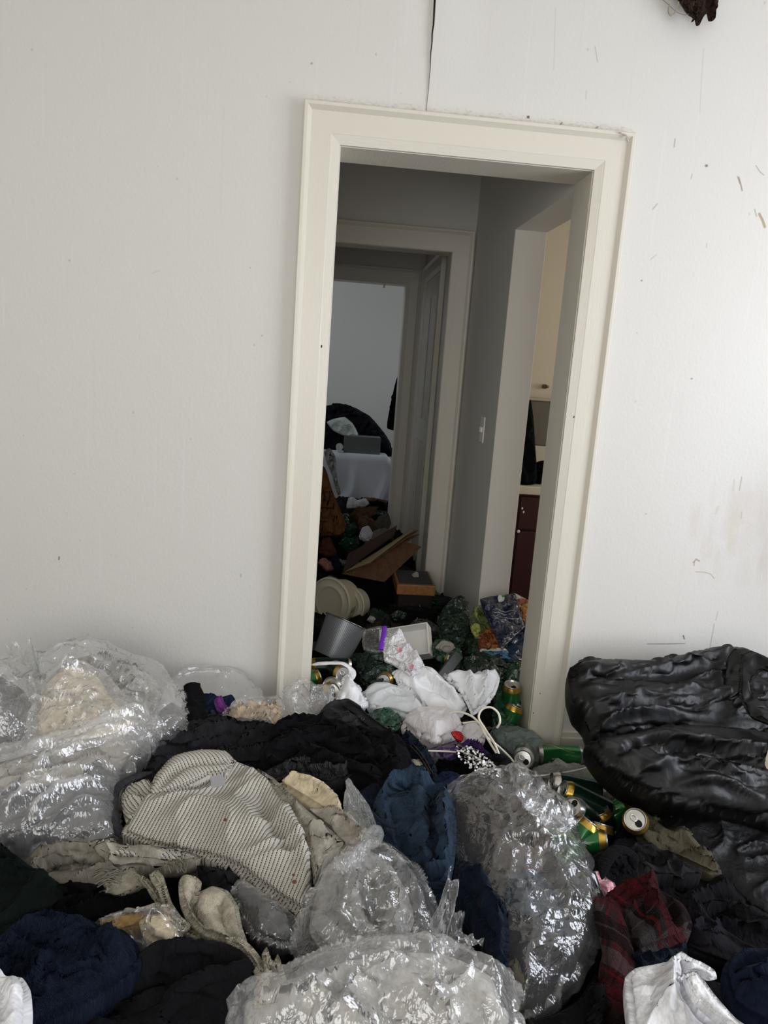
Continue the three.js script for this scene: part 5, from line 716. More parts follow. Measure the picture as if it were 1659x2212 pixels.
function makeCan(mat, L, neck, k = 0, ph = 0) {
  const g = new THREE.Group(), add = (name, geo, m, lab) => { const o = finish(new THREE.Mesh(geo, m)); o.name = name; g.add(o); if (lab) o.userData.label = lab; return o; };
  add('body', crush(lathe([[0.0325, 0.012], [0.033, 0.016], [0.033, L * 0.25], [0.033, L * 0.4], [0.033, L * 0.5], [0.033, L * 0.6], [0.033, L * 0.75], [0.033, L - 0.02]], 48), k, L, ph), mat);
  add('base', lathe([[0, 0.009], [0.014, 0.008], [0.021, 0.003], [0.0245, 0], [0.026, 0.001], [0.031, 0.009], [0.0325, 0.012]]), CM.silver, 'silver base');
  add('neck', lathe([[0.033, L - 0.02], [0.0325, L - 0.017], [0.0285, L - 0.007], [0.0268, L - 0.004]]), neck === 'gold' ? CM.gold : CM.silver, neck === 'gold' ? 'gold neck band' : 'silver neck');
  const lid = add('lid', lathe([[0.0268, L - 0.004], [0.0275, L - 0.001], [0.0272, L + 0.0005], [0.0262, L], [0.0245, L - 0.006], [0.0225, L - 0.0045], [0, L - 0.0045]]), CM.silver, 'silver lid');
  const o = (name, geo, m) => { const q = finish(new THREE.Mesh(geo, m)); q.name = name; lid.add(q); };
  const h = new THREE.CylinderGeometry(0.0085, 0.0085, 0.0012, 20); h.scale(1, 1, 1.15); h.translate(0, L - 0.0041, 0.0115); o('mouth', h, CM.hole);
  const tb = new THREE.TorusGeometry(0.0062, 0.0019, 8, 18); tb.rotateX(Math.PI / 2); tb.scale(1, 0.6, 1.35); tb.translate(0, L - 0.0025, -0.006); const tb2 = new THREE.BoxGeometry(0.008, 0.0014, 0.008); tb2.translate(0, L - 0.0028, 0.001); o('tab', merge([tb, tb2]), CM.silver);
  return g;
}
const canKinds = { dark: makeCan(CM.dark, 0.155, 'gold'), green: makeCan(CM.green, 0.155, 'gold'), darkS: makeCan(CM.dark, 0.155, 'silver'), greenS: makeCan(CM.green, 0.155, 'silver', 0.3, 0.6), crushed: makeCan(CM.dark, 0.12, 'gold', 0.5, 1.4), crushedG: makeCan(CM.green, 0.12, 'gold', 0.45, 0.4) };
function can(kind, lidAt, toward, label, roll_ = 0) {   // lid [px,py,h], toward [px,py,h]: where the base points
  const c = canKinds[kind].clone(true); c.name = numbered('beer_can'); const A = atY(...lidAt), B = atY(...toward), L = kind.startsWith('crushed') ? 0.12 : 0.155;
  const d = A.clone().sub(B).normalize(); c.quaternion.setFromUnitVectors(V(0, 1, 0), d).multiply(new THREE.Quaternion().setFromAxisAngle(V(0, 1, 0), roll_)); c.position.copy(A).addScaledVector(d, -L); scene.add(c);
  return tag(c, label, 'can', G.cans);
}
can('darkS', [1130, 1640, 0.27], [1136, 1612, 0.17], 'can showing its open lid beside the smoky green bag', 0.6);
can('greenS', [1262, 1634, 0.21], [1180, 1630, 0.21], 'dented green can lying level at the foot of the casing', 1);
can('darkS', [1190, 1690, 0.265], [1265, 1706, 0.25], 'dark can with a silver rim under the gold rimmed one', 0.5);
can('dark', [1214, 1706, 0.285], [1284, 1740, 0.245], 'dark can with white lettering and a gold rim beside the clear bag', 0.2);
can('darkS', [1234, 1742, 0.29], [1276, 1775, 0.22], 'can with a bright silver lid facing left', 2);
can('green', [1278, 1776, 0.28], [1240, 1830, 0.22], 'bright green can pointing down beside the clear bag', 0);
can('green', [1313, 1818, 0.25], [1240, 1818, 0.23], 'green can with its gold rim to the right above the black backpack', 1.2);
can('dark', [1372, 1770, 0.33], [1380, 1810, 0.17], 'can standing upright with its lid up on the olive trousers', 0.4);
can('dark', [1302, 1780, 0.26], [1290, 1840, 0.2], 'shadowed can with a gold rim in the middle of the can pile', 0.4);
can('dark', [1292, 1748, 0.25], [1312, 1800, 0.18], 'gold necked can half hidden behind the can pile', 0.4);
can('crushedG', [1362, 1738, 0.25], [1325, 1760, 0.22], 'crushed green and gold can behind the upright one', 1);
can('green', [1265, 1765, 0.21], [1290, 1800, 0.16], 'green can buried under the bright green one', 2.2);

// ---------- in the doorway
const trodden = cloth(0x23221f, { cs: 6, bs: 0.012 });
for (const [x0, x1, z0, z1, label] of [[0.006, 0.754, -0.163, 0.03, 'dark trampled rubbish in the near doorway'], [HL + 0.01, HX - 0.01, HZ + 0.032, -0.172, 'dark trampled rubbish covering the hall floor'], [-0.145, 0.595, -1.815, HZ + 0.03, 'dark trampled rubbish in the second doorway'], [-0.49, 0.62, -3.265, -1.825, 'dark trampled rubbish on the lobby floor'], [-0.22, 0.515, -3.425, -3.27, 'dark trampled rubbish in the third doorway'], [-1.4, 1.9, -4.6, -3.45, 'dark trampled rubbish before the bed']]) {
  const g = new THREE.PlaneGeometry(1, 1, Math.ceil((x1 - x0) / 0.014), Math.ceil((z1 - z0) / 0.014)), p = g.attributes.position, uv = g.attributes.uv;
  for (let i = 0; i < p.count; i++) { const x = lerp(x0, x1, p.getX(i) + 0.5), z = lerp(z0, z1, p.getY(i) + 0.5); let y = 0.17 + 0.03 * n2(x * 6, z * 6) + 0.03 * (1 - Math.abs(n2(x * 10 + 5, z * 10))) + 0.012 * n2(x * 30, z * 30); y -= 0.06 * sstep(-0.5, 0, z); p.setXYZ(i, x, y, z); uv.setXY(i, x, z); }
  g.index.array.reverse(); g.computeVertexNormals(); solo('rubbish_heap', g, trodden, label, 'rubbish', null, 'stuff');
}
{ // white carrier bags in the doorway
  const t = thing('white_carrier_bag', 'large torn white carrier bag with pink print hanging in the doorway', 'plastic bag', atY(900, 1500, 0.2));
  part(t, 'twisted_top', lump([[830, 1400], [836, 1378], [855, 1366], [872, 1372], [876, 1390], [888, 1402], [905, 1418], [918, 1440], [905, 1452], [885, 1458], [868, 1445], [848, 1432], [830, 1425]], { h: [0.5, 0.42], film: true, T: 0.045, B: 0.03, R: 0.04, c: [CR(0.03, [18, 18], 20), CR(0.014, [36, 36])] }), plastic(0xf7f4f6, { rough: 0.35, t: 0.2, cs: 8, bs: 0.014 }));
  part(t, 'body', lump([[850, 1448], [880, 1450], [905, 1440], [935, 1446], [965, 1475], [990, 1500], [1010, 1530], [990, 1552], [940, 1552], [915, 1535], [890, 1500], [860, 1480]], { h: [0.41, 0.31], film: true, w: { e: 0.14, sm: 0.14 }, T: 0.05, B: 0.03, R: 0.05, folds: [{ p: [[890, 1450], [930, 1480], [985, 1520]], a: 0.03, w: 0.016 }, { p: [[880, 1460], [895, 1500], [915, 1530]], a: 0.025, w: 0.01 }, { p: [[900, 1490], [950, 1510], [990, 1545]], a: -0.02, w: 0.014 }], c: CR(0.014, [12, 14], 30) }), P.white);
  part(t, 'handle', lump([[960, 1462], [985, 1450], [1020, 1458], [1040, 1455], [1070, 1448], [1080, 1465], [1070, 1500], [1045, 1530], [1020, 1545], [1008, 1520], [990, 1490]], { h: [0.4, 0.33], film: true, w: { e: 0.14, sm: 0.14 }, T: 0.04, B: 0.02, R: 0.035, folds: [{ p: [[1010, 1465], [1015, 1500], [1022, 1535]], a: 0.028, w: 0.012 }, { p: [[1050, 1460], [1045, 1490], [1030, 1530]], a: 0.02, w: 0.01 }] }), P.white);
  for (const [px, py] of [[863, 1404], [889, 1440]]) part(t, 'print', lump([[px - 5, py - 3], [px, py - 6], [px + 5, py - 3], [px + 3, py + 4], [px - 4, py + 4]], { h: 0.515 - (py - 1400) * 0.0012, T: 0.008, B: 0.004, R: 0.006 }), plastic(0xe79aa8), 'pink print');
  solo('white_carrier_bag', lump([[782, 1500], [800, 1482], [840, 1484], [880, 1496], [905, 1515], [918, 1540], [880, 1548], [830, 1535], [795, 1528]], { h: [0.35, 0.33], film: true, w: { e: 0.14, sm: 0.14 }, T: 0.04, B: 0.04, R: 0.04, folds: [{ p: [[800, 1520], [850, 1510], [905, 1535]], a: 0.014, w: 0.014 }], c: CR(0.016, [9, 16], 10) }), P.whiteThin, 'flattened white bag lying behind the grey twill', 'plastic bag');
  const u = thing('white_carrier_bag', 'white bag with its handle looped over the cans by the left casing', 'plastic bag', atY(745, 1500, 0.25));
  part(u, 'body', lump([[726, 1520], [732, 1500], [742, 1470], [752, 1460], [762, 1478], [775, 1490], [788, 1510], [790, 1530], [760, 1535], [730, 1530]], { h: [0.39, 0.34], film: true, T: 0.05, B: 0.04, R: 0.035, c: [CR(0.024, [16, 16], 60)] }), P.white);
  part(u, 'handle', roll([[672, 1436, 0.40, 0.012, 0.4], [690, 1434, 0.41, 0.012, 0.4], [715, 1432, 0.42, 0.011, 0.35], [742, 1434, 0.425, 0.011, 0.35], [760, 1448, 0.41, 0.011, 0.4], [760, 1470, 0.39, 0.012, 0.4]], { fa: 0.12 }), P.white);
  solo('white_paper', lump([[903, 1470], [930, 1462], [955, 1480], [945, 1500], [915, 1500]], { h: [0.36, 0.33], T: 0.012, B: 0.01, R: 0.01, c: CR(0.008, [12, 12]) }), Std({ color: 0xc9c9c6, roughness: 0.8 }), 'grey card showing under the torn white bag', 'card');
}
// cans in the doorway
can('dark', [668, 1440, 0.31], [735, 1440, 0.31], 'can under the looped bag handle by the left casing', 0.3);
can('dark', [742, 1457, 0.36], [715, 1440, 0.30], 'can facing the room with an open lid in the doorway', 0.9);
can('green', [690, 1462, 0.32], [640, 1480, 0.3], 'green can with white lettering tight behind the left casing', 1.4);
can('darkS', [712, 1478, 0.34], [740, 1500, 0.28], 'silver lidded can under the open one in the doorway', 0.2);
can('crushed', [722, 1492, 0.335], [690, 1500, 0.3], 'gold rimmed crushed can behind the small clear bag', 0.5);
can('crushed', [828, 1472, 0.30], [850, 1462, 0.25], 'crushed can with a bent silver lid behind the flattened white bag', 0.4);
can('crushedG', [980, 1422, 0.34], [965, 1450, 0.25], 'small can behind the torn white bag', 0.3);
can('green', [1106, 1478, 0.34], [1100, 1540, 0.22], 'green and gold can standing at the right door jamb', 0.3);
can('green', [1114, 1522, 0.28], [1096, 1570, 0.2], 'green and gold can below the one at the right jamb', 1.3);
can('darkS', [1068, 1432, 0.3], [1030, 1440, 0.25], 'can lying under the blue snack packet', 1.3);
// dark green crinkled wrappers
{
  const w = (label, px, h, mat = P.green, o = {}) => solo('green_wrapper', lump(px, { h, film: true, T: 0.035, B: 0.03, R: 0.03, w: { e: 0.3, f: [14, 16], s: 0.014 }, c: CR(0.02, [16, 18], rnd() * 90), ...o }), mat, label, 'wrapper', 'dark green film wrappers');
  w('dark green film left of the torn white bag', [[778, 1470], [790, 1430], [805, 1408], [825, 1410], [848, 1432], [852, 1462], [830, 1480], [800, 1488]], [0.34, 0.28], P.greenDark);
  w('dark green film wrapper behind the white tray', [[925, 1405], [940, 1382], [960, 1380], [978, 1400], [975, 1428], [950, 1430]], [0.36, 0.3], P.green);
  w('pale edged green film with silver lining in the doorway', [[966, 1430], [982, 1400], [995, 1404], [1000, 1430], [988, 1452], [972, 1450]], [0.36, 0.31], P.green);
  w('long dark green film in front of the blue packet', [[995, 1440], [1010, 1420], [1040, 1422], [1070, 1440], [1092, 1460], [1080, 1475], [1040, 1462], [1010, 1460]], [0.34, 0.3], P.greenDark);
  w('tall dark green film at the right jamb', [[1062, 1560], [1072, 1500], [1090, 1462], [1102, 1440], [1128, 1430], [1124, 1500], [1116, 1560], [1095, 1590], [1070, 1580]], [0.33, 0.2], P.green);
  w('dark green film bundle below the torn white bag', [[795, 1548], [815, 1538], [845, 1536], [862, 1552], [866, 1572], [845, 1578], [815, 1570]], [0.34, 0.33], P.green);
  w('dark green film against the hall wall left of the packets', [[945, 1345], [960, 1310], [985, 1290], [1005, 1295], [1015, 1340], [1005, 1400], [970, 1410], [948, 1380]], [0.42, 0.3], P.greenDark);
  w('deep green film under the snack packets', [[1010, 1410], [1020, 1385], [1060, 1400], [1110, 1420], [1130, 1440], [1125, 1465], [1085, 1450], [1040, 1435]], [0.33, 0.3], P.greenDark);
  w('dark green film behind the mesh basket', [[770, 1440], [780, 1415], [805, 1400], [815, 1420], [800, 1450], [780, 1460]], [0.33, 0.3], P.greenDark);
}
{ // dark strip of packaging with white lettering
  const tex = canvasTex(256, 64, (c, w, h) => { c.fillStyle = '#1b1d1c'; c.fillRect(0, 0, w, h); c.fillStyle = '#c8c8c4'; c.font = 'bold 30px sans-serif'; c.fillText('SHI', 12, 52); });
  tex.wrapS = tex.wrapT = THREE.ClampToEdgeWrapping;
  const g = new RoundedBoxGeometry(0.12, 0.04, 0.012, 2, 0.003), uv = g.attributes.uv, p = g.attributes.position; for (let i = 0; i < p.count; i++) uv.setXY(i, p.getX(i) / 0.12 + 0.5, p.getY(i) / 0.04 + 0.5);
  g.rotateZ(0.75); g.rotateX(-0.5); g.rotateY(0.3); const q = atY(971, 1440, 0.36); g.translate(q.x, q.y, q.z);
  solo('lettered_carton', g, Phy({ map: tex, roughness: 0.4 }), 'small black carton with white lettering behind the torn white bag', 'carton');
}
{ // white tray standing tilted
  const t = thing('white_tray', 'open white box lid tipped up behind the torn white bag', 'box lid', atY(880, 1410, 0.25));
  const A = atY(815, 1372, 0.36), Bq = atY(918, 1348, 0.43), n = V(-0.1, 0.55, 0.83).normalize();
  const e1 = Bq.clone().sub(A).setY(0.0).normalize(), m = new THREE.Matrix4();
  const bz = V(-0.4, 0.62, 0.68).normalize(), bx = V(1, 0.05, 0).addScaledVector(bz, -bz.x * 1 - bz.y * 0.05).normalize(), by = bz.clone().cross(bx);
  const cpos = atY(872, 1385, 0.36); m.makeBasis(bx, by, bz).setPosition(cpos);
  const w = 0.2, h = 0.13, d = 0.06, th = 0.004, mat = Std({ color: 0xf3f2ee, roughness: 0.55 });
  for (const [n_, b] of [['base', [-w / 2, -h / 2, -d, w / 2, h / 2, -d + th]], ['side', [-w / 2, -h / 2, -d, -w / 2 + th, h / 2, 0]], ['side', [w / 2 - th, -h / 2, -d, w / 2, h / 2, 0]], ['side', [-w / 2, -h / 2, -d, w / 2, -h / 2 + th, 0]], ['side', [-w / 2, h / 2 - th, -d, w / 2, h / 2, 0]]]) { const g = box(...b, 0.001); g.applyMatrix4(m); part(t, n_, g, mat); }
}
{ // zip bag with a purple slider and a mesh basket on its side
  const t = thing('zip_bag', 'clear zip bag with a purple closing strip in the doorway', 'zip bag', atY(820, 1400, 0.3));
  part(t, 'film', lump([[788, 1360], [822, 1352], [836, 1356], [832, 1400], [815, 1408], [785, 1400]], { h: [0.43, 0.40], T: 0.02, B: 0.015, R: 0.02, c: CR(0.01, [16, 16]) }), P.clearTaut);
  const a = atY(831, 1356, 0.455), b = atY(823, 1402, 0.41); part(t, 'closing_strip', roll([[831, 1354, 0.46, 0.009, 0.5], [829, 1370, 0.445, 0.0095, 0.5], [826, 1386, 0.43, 0.0095, 0.5], [823, 1404, 0.41, 0.009, 0.5]], { fa: 0.01, na: 0.02, open: true }), Phy({ color: 0x7a35c8, roughness: 0.35 }), 'purple closing strip');
  // wire mesh basket
  const k = thing('mesh_basket', 'grey wire mesh waste basket tipped towards the room in the doorway', 'basket', atY(735, 1410, 0.25));
  const meshTex = dataTex(128, (u, v) => { const s = Math.min(Math.abs(((u * 16) % 1) - 0.5), Math.abs(((v * 16) % 1) - 0.5)); return s > 0.2 ? 0.35 : 0.75; }, true); meshTex.repeat.set(5, 3);
  const mat = Phy({ color: 0xd0d4d8, map: meshTex, roughness: 0.4, metalness: 0.3, transmission: 0.35, thickness: 0, side: THREE.DoubleSide });
  const prof = [[0.07, 0], [0.075, 0.05], [0.08, 0.1], [0.0845, 0.15]], body = lathe(prof, 48), rim = new THREE.TorusGeometry(0.0855, 0.003, 8, 48); rim.rotateX(Math.PI / 2); rim.translate(0, 0.15, 0);
  const base = new THREE.CylinderGeometry(0.07, 0.07, 0.004, 40); base.translate(0, 0.002, 0);
  const q = new THREE.Matrix4().compose(atY(714, 1420, 0.29), new THREE.Quaternion().setFromUnitVectors(V(0, 1, 0), V(0.36, 0.87, -0.34).normalize()), V(1, 1, 1));
  for (const [n_, g, mm] of [['mesh_wall', body, mat], ['rim', rim, Std({ color: 0x8a8c8e, roughness: 0.2, metalness: 0.9 })], ['base', base, mat]]) { g.applyMatrix4(q); part(k, n_, g, mm); }
}
// snack packets by the right jamb
{
  const packTex = (draw) => { const t = canvasTex(256, 256, draw); t.repeat.set(7, 7); return t; };
  const blueTex = canvasTex(256, 384, (c, w, h) => { c.fillStyle = '#16233f'; c.fillRect(0, 0, w, h); c.fillStyle = '#0f1a30'; c.fillRect(0, 0, w, 30); c.fillStyle = '#d9dde0'; c.beginPath(); c.arc(140, 70, 20, 0, 7); c.fill(); c.fillStyle = '#2f9a4a'; c.beginPath(); c.ellipse(158, 52, 10, 18, 0.5, 0, 7); c.fill(); c.fillStyle = '#aab4c2'; for (let i = 0; i < 6; i++) c.fillRect(60 + (i % 2) * 8, 150 + i * 16, 150 - (i % 3) * 30, 4); c.strokeStyle = '#c6ccd4'; c.lineWidth = 4; c.strokeRect(130, 300, 40, 24); });
  blueTex.wrapS = blueTex.wrapT = THREE.ClampToEdgeWrapping;
  const uvFit = (g) => { const u = g.attributes.uv; let a = 9e9, b = -9e9, c = 9e9, d = -9e9; for (let i = 0; i < u.count; i++) { a = Math.min(a, u.getX(i)); b = Math.max(b, u.getX(i)); c = Math.min(c, u.getY(i)); d = Math.max(d, u.getY(i)); } for (let i = 0; i < u.count; i++) u.setXY(i, (u.getX(i) - a) / (b - a), (u.getY(i) - c) / (d - c)); return g; };
  const foil = (map, color = 0xffffff) => Phy({ color, map, roughness: 0.22, clearcoat: 0.5, bumpMap: rept(T.crinkle, 1.4), bumpScale: 0.012, side: THREE.DoubleSide });
  solo('snack_packet', uvFit(lump([[1037, 1294], [1060, 1288], [1090, 1286], [1110, 1280], [1116, 1290], [1130, 1340], [1134, 1354], [1110, 1375], [1084, 1402], [1074, 1380], [1060, 1350], [1045, 1320]], { h: [0.49, 0.36], T: 0.03, B: 0.025, R: 0.03, sharp: true, c: CR(0.02, [14, 16], 30) })), foil(blueTex), 'shiny dark blue snack packet propped against the kitchen opening', 'packet');
  const orangeTex = canvasTex(128, 128, (c, w, h) => { c.fillStyle = '#a8452a'; c.fillRect(0, 0, w, h); c.fillStyle = '#d98a3a'; c.fillRect(0, 60, w, 40); c.fillStyle = '#e8e4da'; c.fillRect(0, 0, w, 26); c.fillStyle = '#c9b24a'; c.fillRect(0, 44, w, 12); });
  solo('snack_packet', uvFit(lump([[1108, 1280], [1122, 1286], [1145, 1300], [1150, 1350], [1140, 1360], [1128, 1330]], { h: [0.47, 0.40], T: 0.025, B: 0.02, R: 0.02, c: CR(0.016, [18, 18]) })), foil(orangeTex), 'orange and white snack packet half behind the right jamb', 'packet');
  const greenTex = canvasTex(128, 128, (c, w, h) => { c.fillStyle = '#5c6b3a'; c.fillRect(0, 0, w, h); c.strokeStyle = '#8b9a5a'; c.lineWidth = 10; c.beginPath(); c.arc(64, 50, 30, 0, 5); c.stroke(); c.fillStyle = '#a6ad54'; c.fillRect(0, 90, 40, 38); });
  solo('snack_packet', uvFit(lump([[1016, 1330], [1024, 1312], [1045, 1306], [1062, 1330], [1070, 1355], [1050, 1362], [1030, 1375], [1018, 1360]], { h: [0.44, 0.36], T: 0.03, B: 0.025, R: 0.025, c: CR(0.016, [18, 18]) })), foil(greenTex), 'mottled green packet left of the blue one', 'packet');
  const foodTex = canvasTex(128, 128, (c, w, h) => { c.fillStyle = '#7a3a20'; c.fillRect(0, 0, w, h); c.strokeStyle = '#b06a3a'; c.lineWidth = 5; for (let i = 0; i < 18; i++) { c.beginPath(); c.moveTo(rnd() * w, rnd() * h); c.lineTo(rnd() * w, rnd() * h); c.stroke(); } c.fillStyle = '#2f6f9a'; c.fillRect(0, 100, w, 28); c.fillStyle = '#e4e2d8'; c.fillRect(0, 92, w, 8); });
  solo('food_packet', uvFit(lump([[1032, 1385], [1042, 1362], [1062, 1352], [1078, 1380], [1092, 1405], [1110, 1415], [1105, 1430], [1060, 1422], [1040, 1410]], { h: [0.38, 0.32], T: 0.03, B: 0.025, R: 0.02, c: CR(0.012, [14, 14]) })), foil(foodTex), 'brown and blue food packet below the blue snack packet', 'packet');
  solo('blue_wrapper', lump([[1078, 1400], [1100, 1378], [1135, 1360], [1138, 1420], [1120, 1432], [1095, 1420]], { h: [0.38, 0.32], T: 0.025, B: 0.02, R: 0.02, c: CR(0.018, [16, 16]) }), foil(null, 0x1d3550), 'dark blue wrapper at the right jamb under the snack packet', 'wrapper');
}
// ---------- further down the hall
{
  const M2 = { pail: Std({ color: 0xcfc7b0, roughness: 0.5 }), card: Std({ color: 0x6e4d33, roughness: 0.85, map: rept1(3.3) }), cardDark: Std({ color: 0x3c2a20, roughness: 0.85 }), wood: Std({ color: 0xb0763c, roughness: 0.5, map: rept(T.mottle, 6) }), slate: Std({ color: 0x3e3f42, roughness: 0.8 }), dark: Std({ color: 0x1b1715, roughness: 0.8 }) };
  // tipped tubs
  const tub = (label, px, py, h, r, len, dir, name = 'plastic_tub') => {
    const t = thing(name, label, 'tub', atY(px, py, h), 'cream plastic tubs tipped over in the hall'), q = new THREE.Matrix4().compose(atY(px, py, h), new THREE.Quaternion().setFromUnitVectors(V(0, 1, 0), V(...dir).normalize()), V(1, 1, 1));
    for (const [n_, g] of [['body', lathe([[r * 0.84, len], [r * 0.88, len * 0.6], [r * 0.95, 0.012], [r * 0.95, 0.004]], 40)], ['rim', lathe([[r * 0.93, 0.01], [r, 0.009], [r * 1.02, 0.004], [r, -0.006], [r * 0.94, -0.007], [r * 0.92, 0.0]], 40)], ['base', lathe([[0, len - 0.004], [r * 0.84, len]], 40)], ['lid', lathe([[r * 0.92, 0.001], [r * 0.72, 0.004], [r * 0.7, -0.004], [r * 0.62, -0.006], [r * 0.58, 0.004], [0, 0.005]], 40)]]) { g.applyMatrix4(q); part(t, n_, g, M2.pail); }
    return t;
  };
  tub('cream tub lying on its side with its rim to the room', 712, 1302, 0.26, 0.125, 0.12, [0.62, -0.1, -0.78]);
  tub('smaller cream tub tipped behind the first one', 755, 1306, 0.25, 0.09, 0.07, [0.62, -0.1, -0.78]);
  // brown box with slate top
  const t = thing('brown_chest', 'dark chest with an orange wooden rim and slate top in the hall', 'chest', atY(896, 1335, 0.0));
  const cz = -1.28, A = atZ(858, 1262, cz), Bp = atZ(942, 1262, cz), x0 = A.x, x1 = Bp.x, y1 = A.y;
  part(t, 'body', box(x0 + 0.012, 0.02, cz - 0.27, x1 - 0.012, y1 - 0.05, cz - 0.012, 0.004), M2.dark); part(t, 'rim', box(x0, y1 - 0.055, cz - 0.28, x1, y1, cz, 0.006), M2.wood, 'orange wooden rim'); part(t, 'top', box(x0 + 0.012, y1 - 0.004, cz - 0.268, x1 - 0.012, y1 + 0.004, cz - 0.014, 0.003), M2.slate, 'slate top');
  const st = new THREE.IcosahedronGeometry(0.016, 2), sp = st.attributes.position; for (let i = 0; i < sp.count; i++) { const k = 1 + 0.25 * n3(sp.getX(i) * 60, sp.getY(i) * 60, sp.getZ(i) * 60); sp.setXYZ(i, sp.getX(i) * k * 1.1, sp.getY(i) * k, sp.getZ(i) * k * 0.8); } st.computeVertexNormals(); const s0 = atZ(907, 1247, cz - 0.13); st.translate(x0 + (x1 - x0) * 0.55, y1 + 0.016, cz - 0.14); solo('pebble', st, Std({ color: 0x9a9486, roughness: 0.8 }), 'small pale stone on the slate topped chest', 'stone');
  // open folder of card leaning on the rubbish
  const f = thing('card_folder', 'open brown card folder with loose leaves leaning on the rubbish', 'folder', atZ(820, 1240, -1.62));
  const leaf = (n_, a, b, c, d, m, th = 0.004) => { const Q = [a, b, c, d].map((p) => atZ(p[0], p[1], p[2])), nn = Q[1].clone().sub(Q[0]).cross(Q[3].clone().sub(Q[0])).normalize().multiplyScalar(th), pos = [], idx = []; const N = 8; for (const s of [0, 1]) for (let i = 0; i <= N; i++) for (let j = 0; j <= N; j++) { const u = i / N, v = j / N, p = Q[0].clone().lerp(Q[1], u).lerp(Q[3].clone().lerp(Q[2], u), v); p.addScaledVector(nn, s + 3 * Math.sin(u * Math.PI) * Math.sin(v * 2)); pos.push(p.x, p.y, p.z); } const K = N + 1, at = (s, i, j) => s * K * K + i * K + j; for (let i = 0; i < N; i++) for (let j = 0; j < N; j++) { idx.push(at(1, i, j), at(1, i + 1, j), at(1, i + 1, j + 1), at(1, i, j), at(1, i + 1, j + 1), at(1, i, j + 1)); idx.push(at(0, i, j), at(0, i + 1, j + 1), at(0, i + 1, j), at(0, i, j), at(0, i, j + 1), at(0, i + 1, j + 1)); } for (let i = 0; i < N; i++) for (const [p0, p1] of [[[i, 0], [i + 1, 0]], [[i + 1, N], [i, N]], [[0, i + 1], [0, i]], [[N, i], [N, i + 1]]]) idx.push(at(0, ...p0), at(0, ...p1), at(1, ...p1), at(0, ...p0), at(1, ...p1), at(1, ...p0)); const g = new THREE.BufferGeometry(); g.setAttribute('position', new THREE.Float32BufferAttribute(pos, 3)); g.setAttribute('uv', new THREE.Float32BufferAttribute(pos.filter((_, i) => i % 3 < 2), 2)); g.setIndex(idx); g.computeVertexNormals(); return part(f, n_, g, m); };
  leaf('cover', [738, 1240, -1.5], [830, 1258, -1.45], [910, 1182, -1.6], [866, 1172, -1.66], M2.card); leaf('cover', [740, 1236, -1.5], [752, 1196, -1.62], [858, 1134, -1.78], [850, 1158, -1.72], M2.cardDark);
  for (const [i, y] of [[0, 1152], [1, 1160], [2, 1166]]) leaf('leaf', [742, 1237 + i, -1.5], [800, 1216 + i * 4, -1.52], [902 + i * 2, 1138 + i * 8, -1.7], [880, y, -1.72], i === 0 ? Std({ color: 0x8a7c5a, roughness: 0.9 }) : M2.card, 0.003);
  // brown paper sack with printed letters
  const sackTex = canvasTex(256, 256, (c, w, h) => { c.fillStyle = '#8a5a34'; c.fillRect(0, 0, w, h); c.fillStyle = 'rgba(60,34,18,.8)'; c.font = 'bold 46px serif'; c.fillText('RTE', 90, 120); c.fillRect(60, 140, 120, 6); c.fillRect(60, 190, 100, 4); c.strokeStyle = 'rgba(70,44,26,.5)'; c.lineWidth = 3; for (let i = 0; i < 8; i++) { c.beginPath(); c.moveTo(i * 36, 0); c.lineTo(i * 34 - 10, h); c.stroke(); } });
  sackTex.wrapS = sackTex.wrapT = THREE.ClampToEdgeWrapping;
  const sack = lump([[640, 1152], [645, 1060], [690, 1005], [702, 1010], [718, 1060], [735, 1100], [750, 1145], [735, 1158], [690, 1160]], { z: -2.6, T: 0.06, B: 0.08, R: 0.06, n: NF(0.02, [12, 4]) });
  { const u = sack.attributes.uv, p = sack.attributes.position; let a = 9, b = -9, c = 9, d = -9; for (let i = 0; i < p.count; i++) { a = Math.min(a, p.getX(i)); b = Math.max(b, p.getX(i)); c = Math.min(c, p.getY(i)); d = Math.max(d, p.getY(i)); } for (let i = 0; i < p.count; i++) u.setXY(i, (p.getX(i) - a) / (b - a), (p.getY(i) - c) / (d - c)); }
  solo('paper_sack', sack, Std({ map: sackTex, roughness: 0.85, side: THREE.DoubleSide }), 'brown paper sack with dark lettering beyond the second doorway', 'sack');
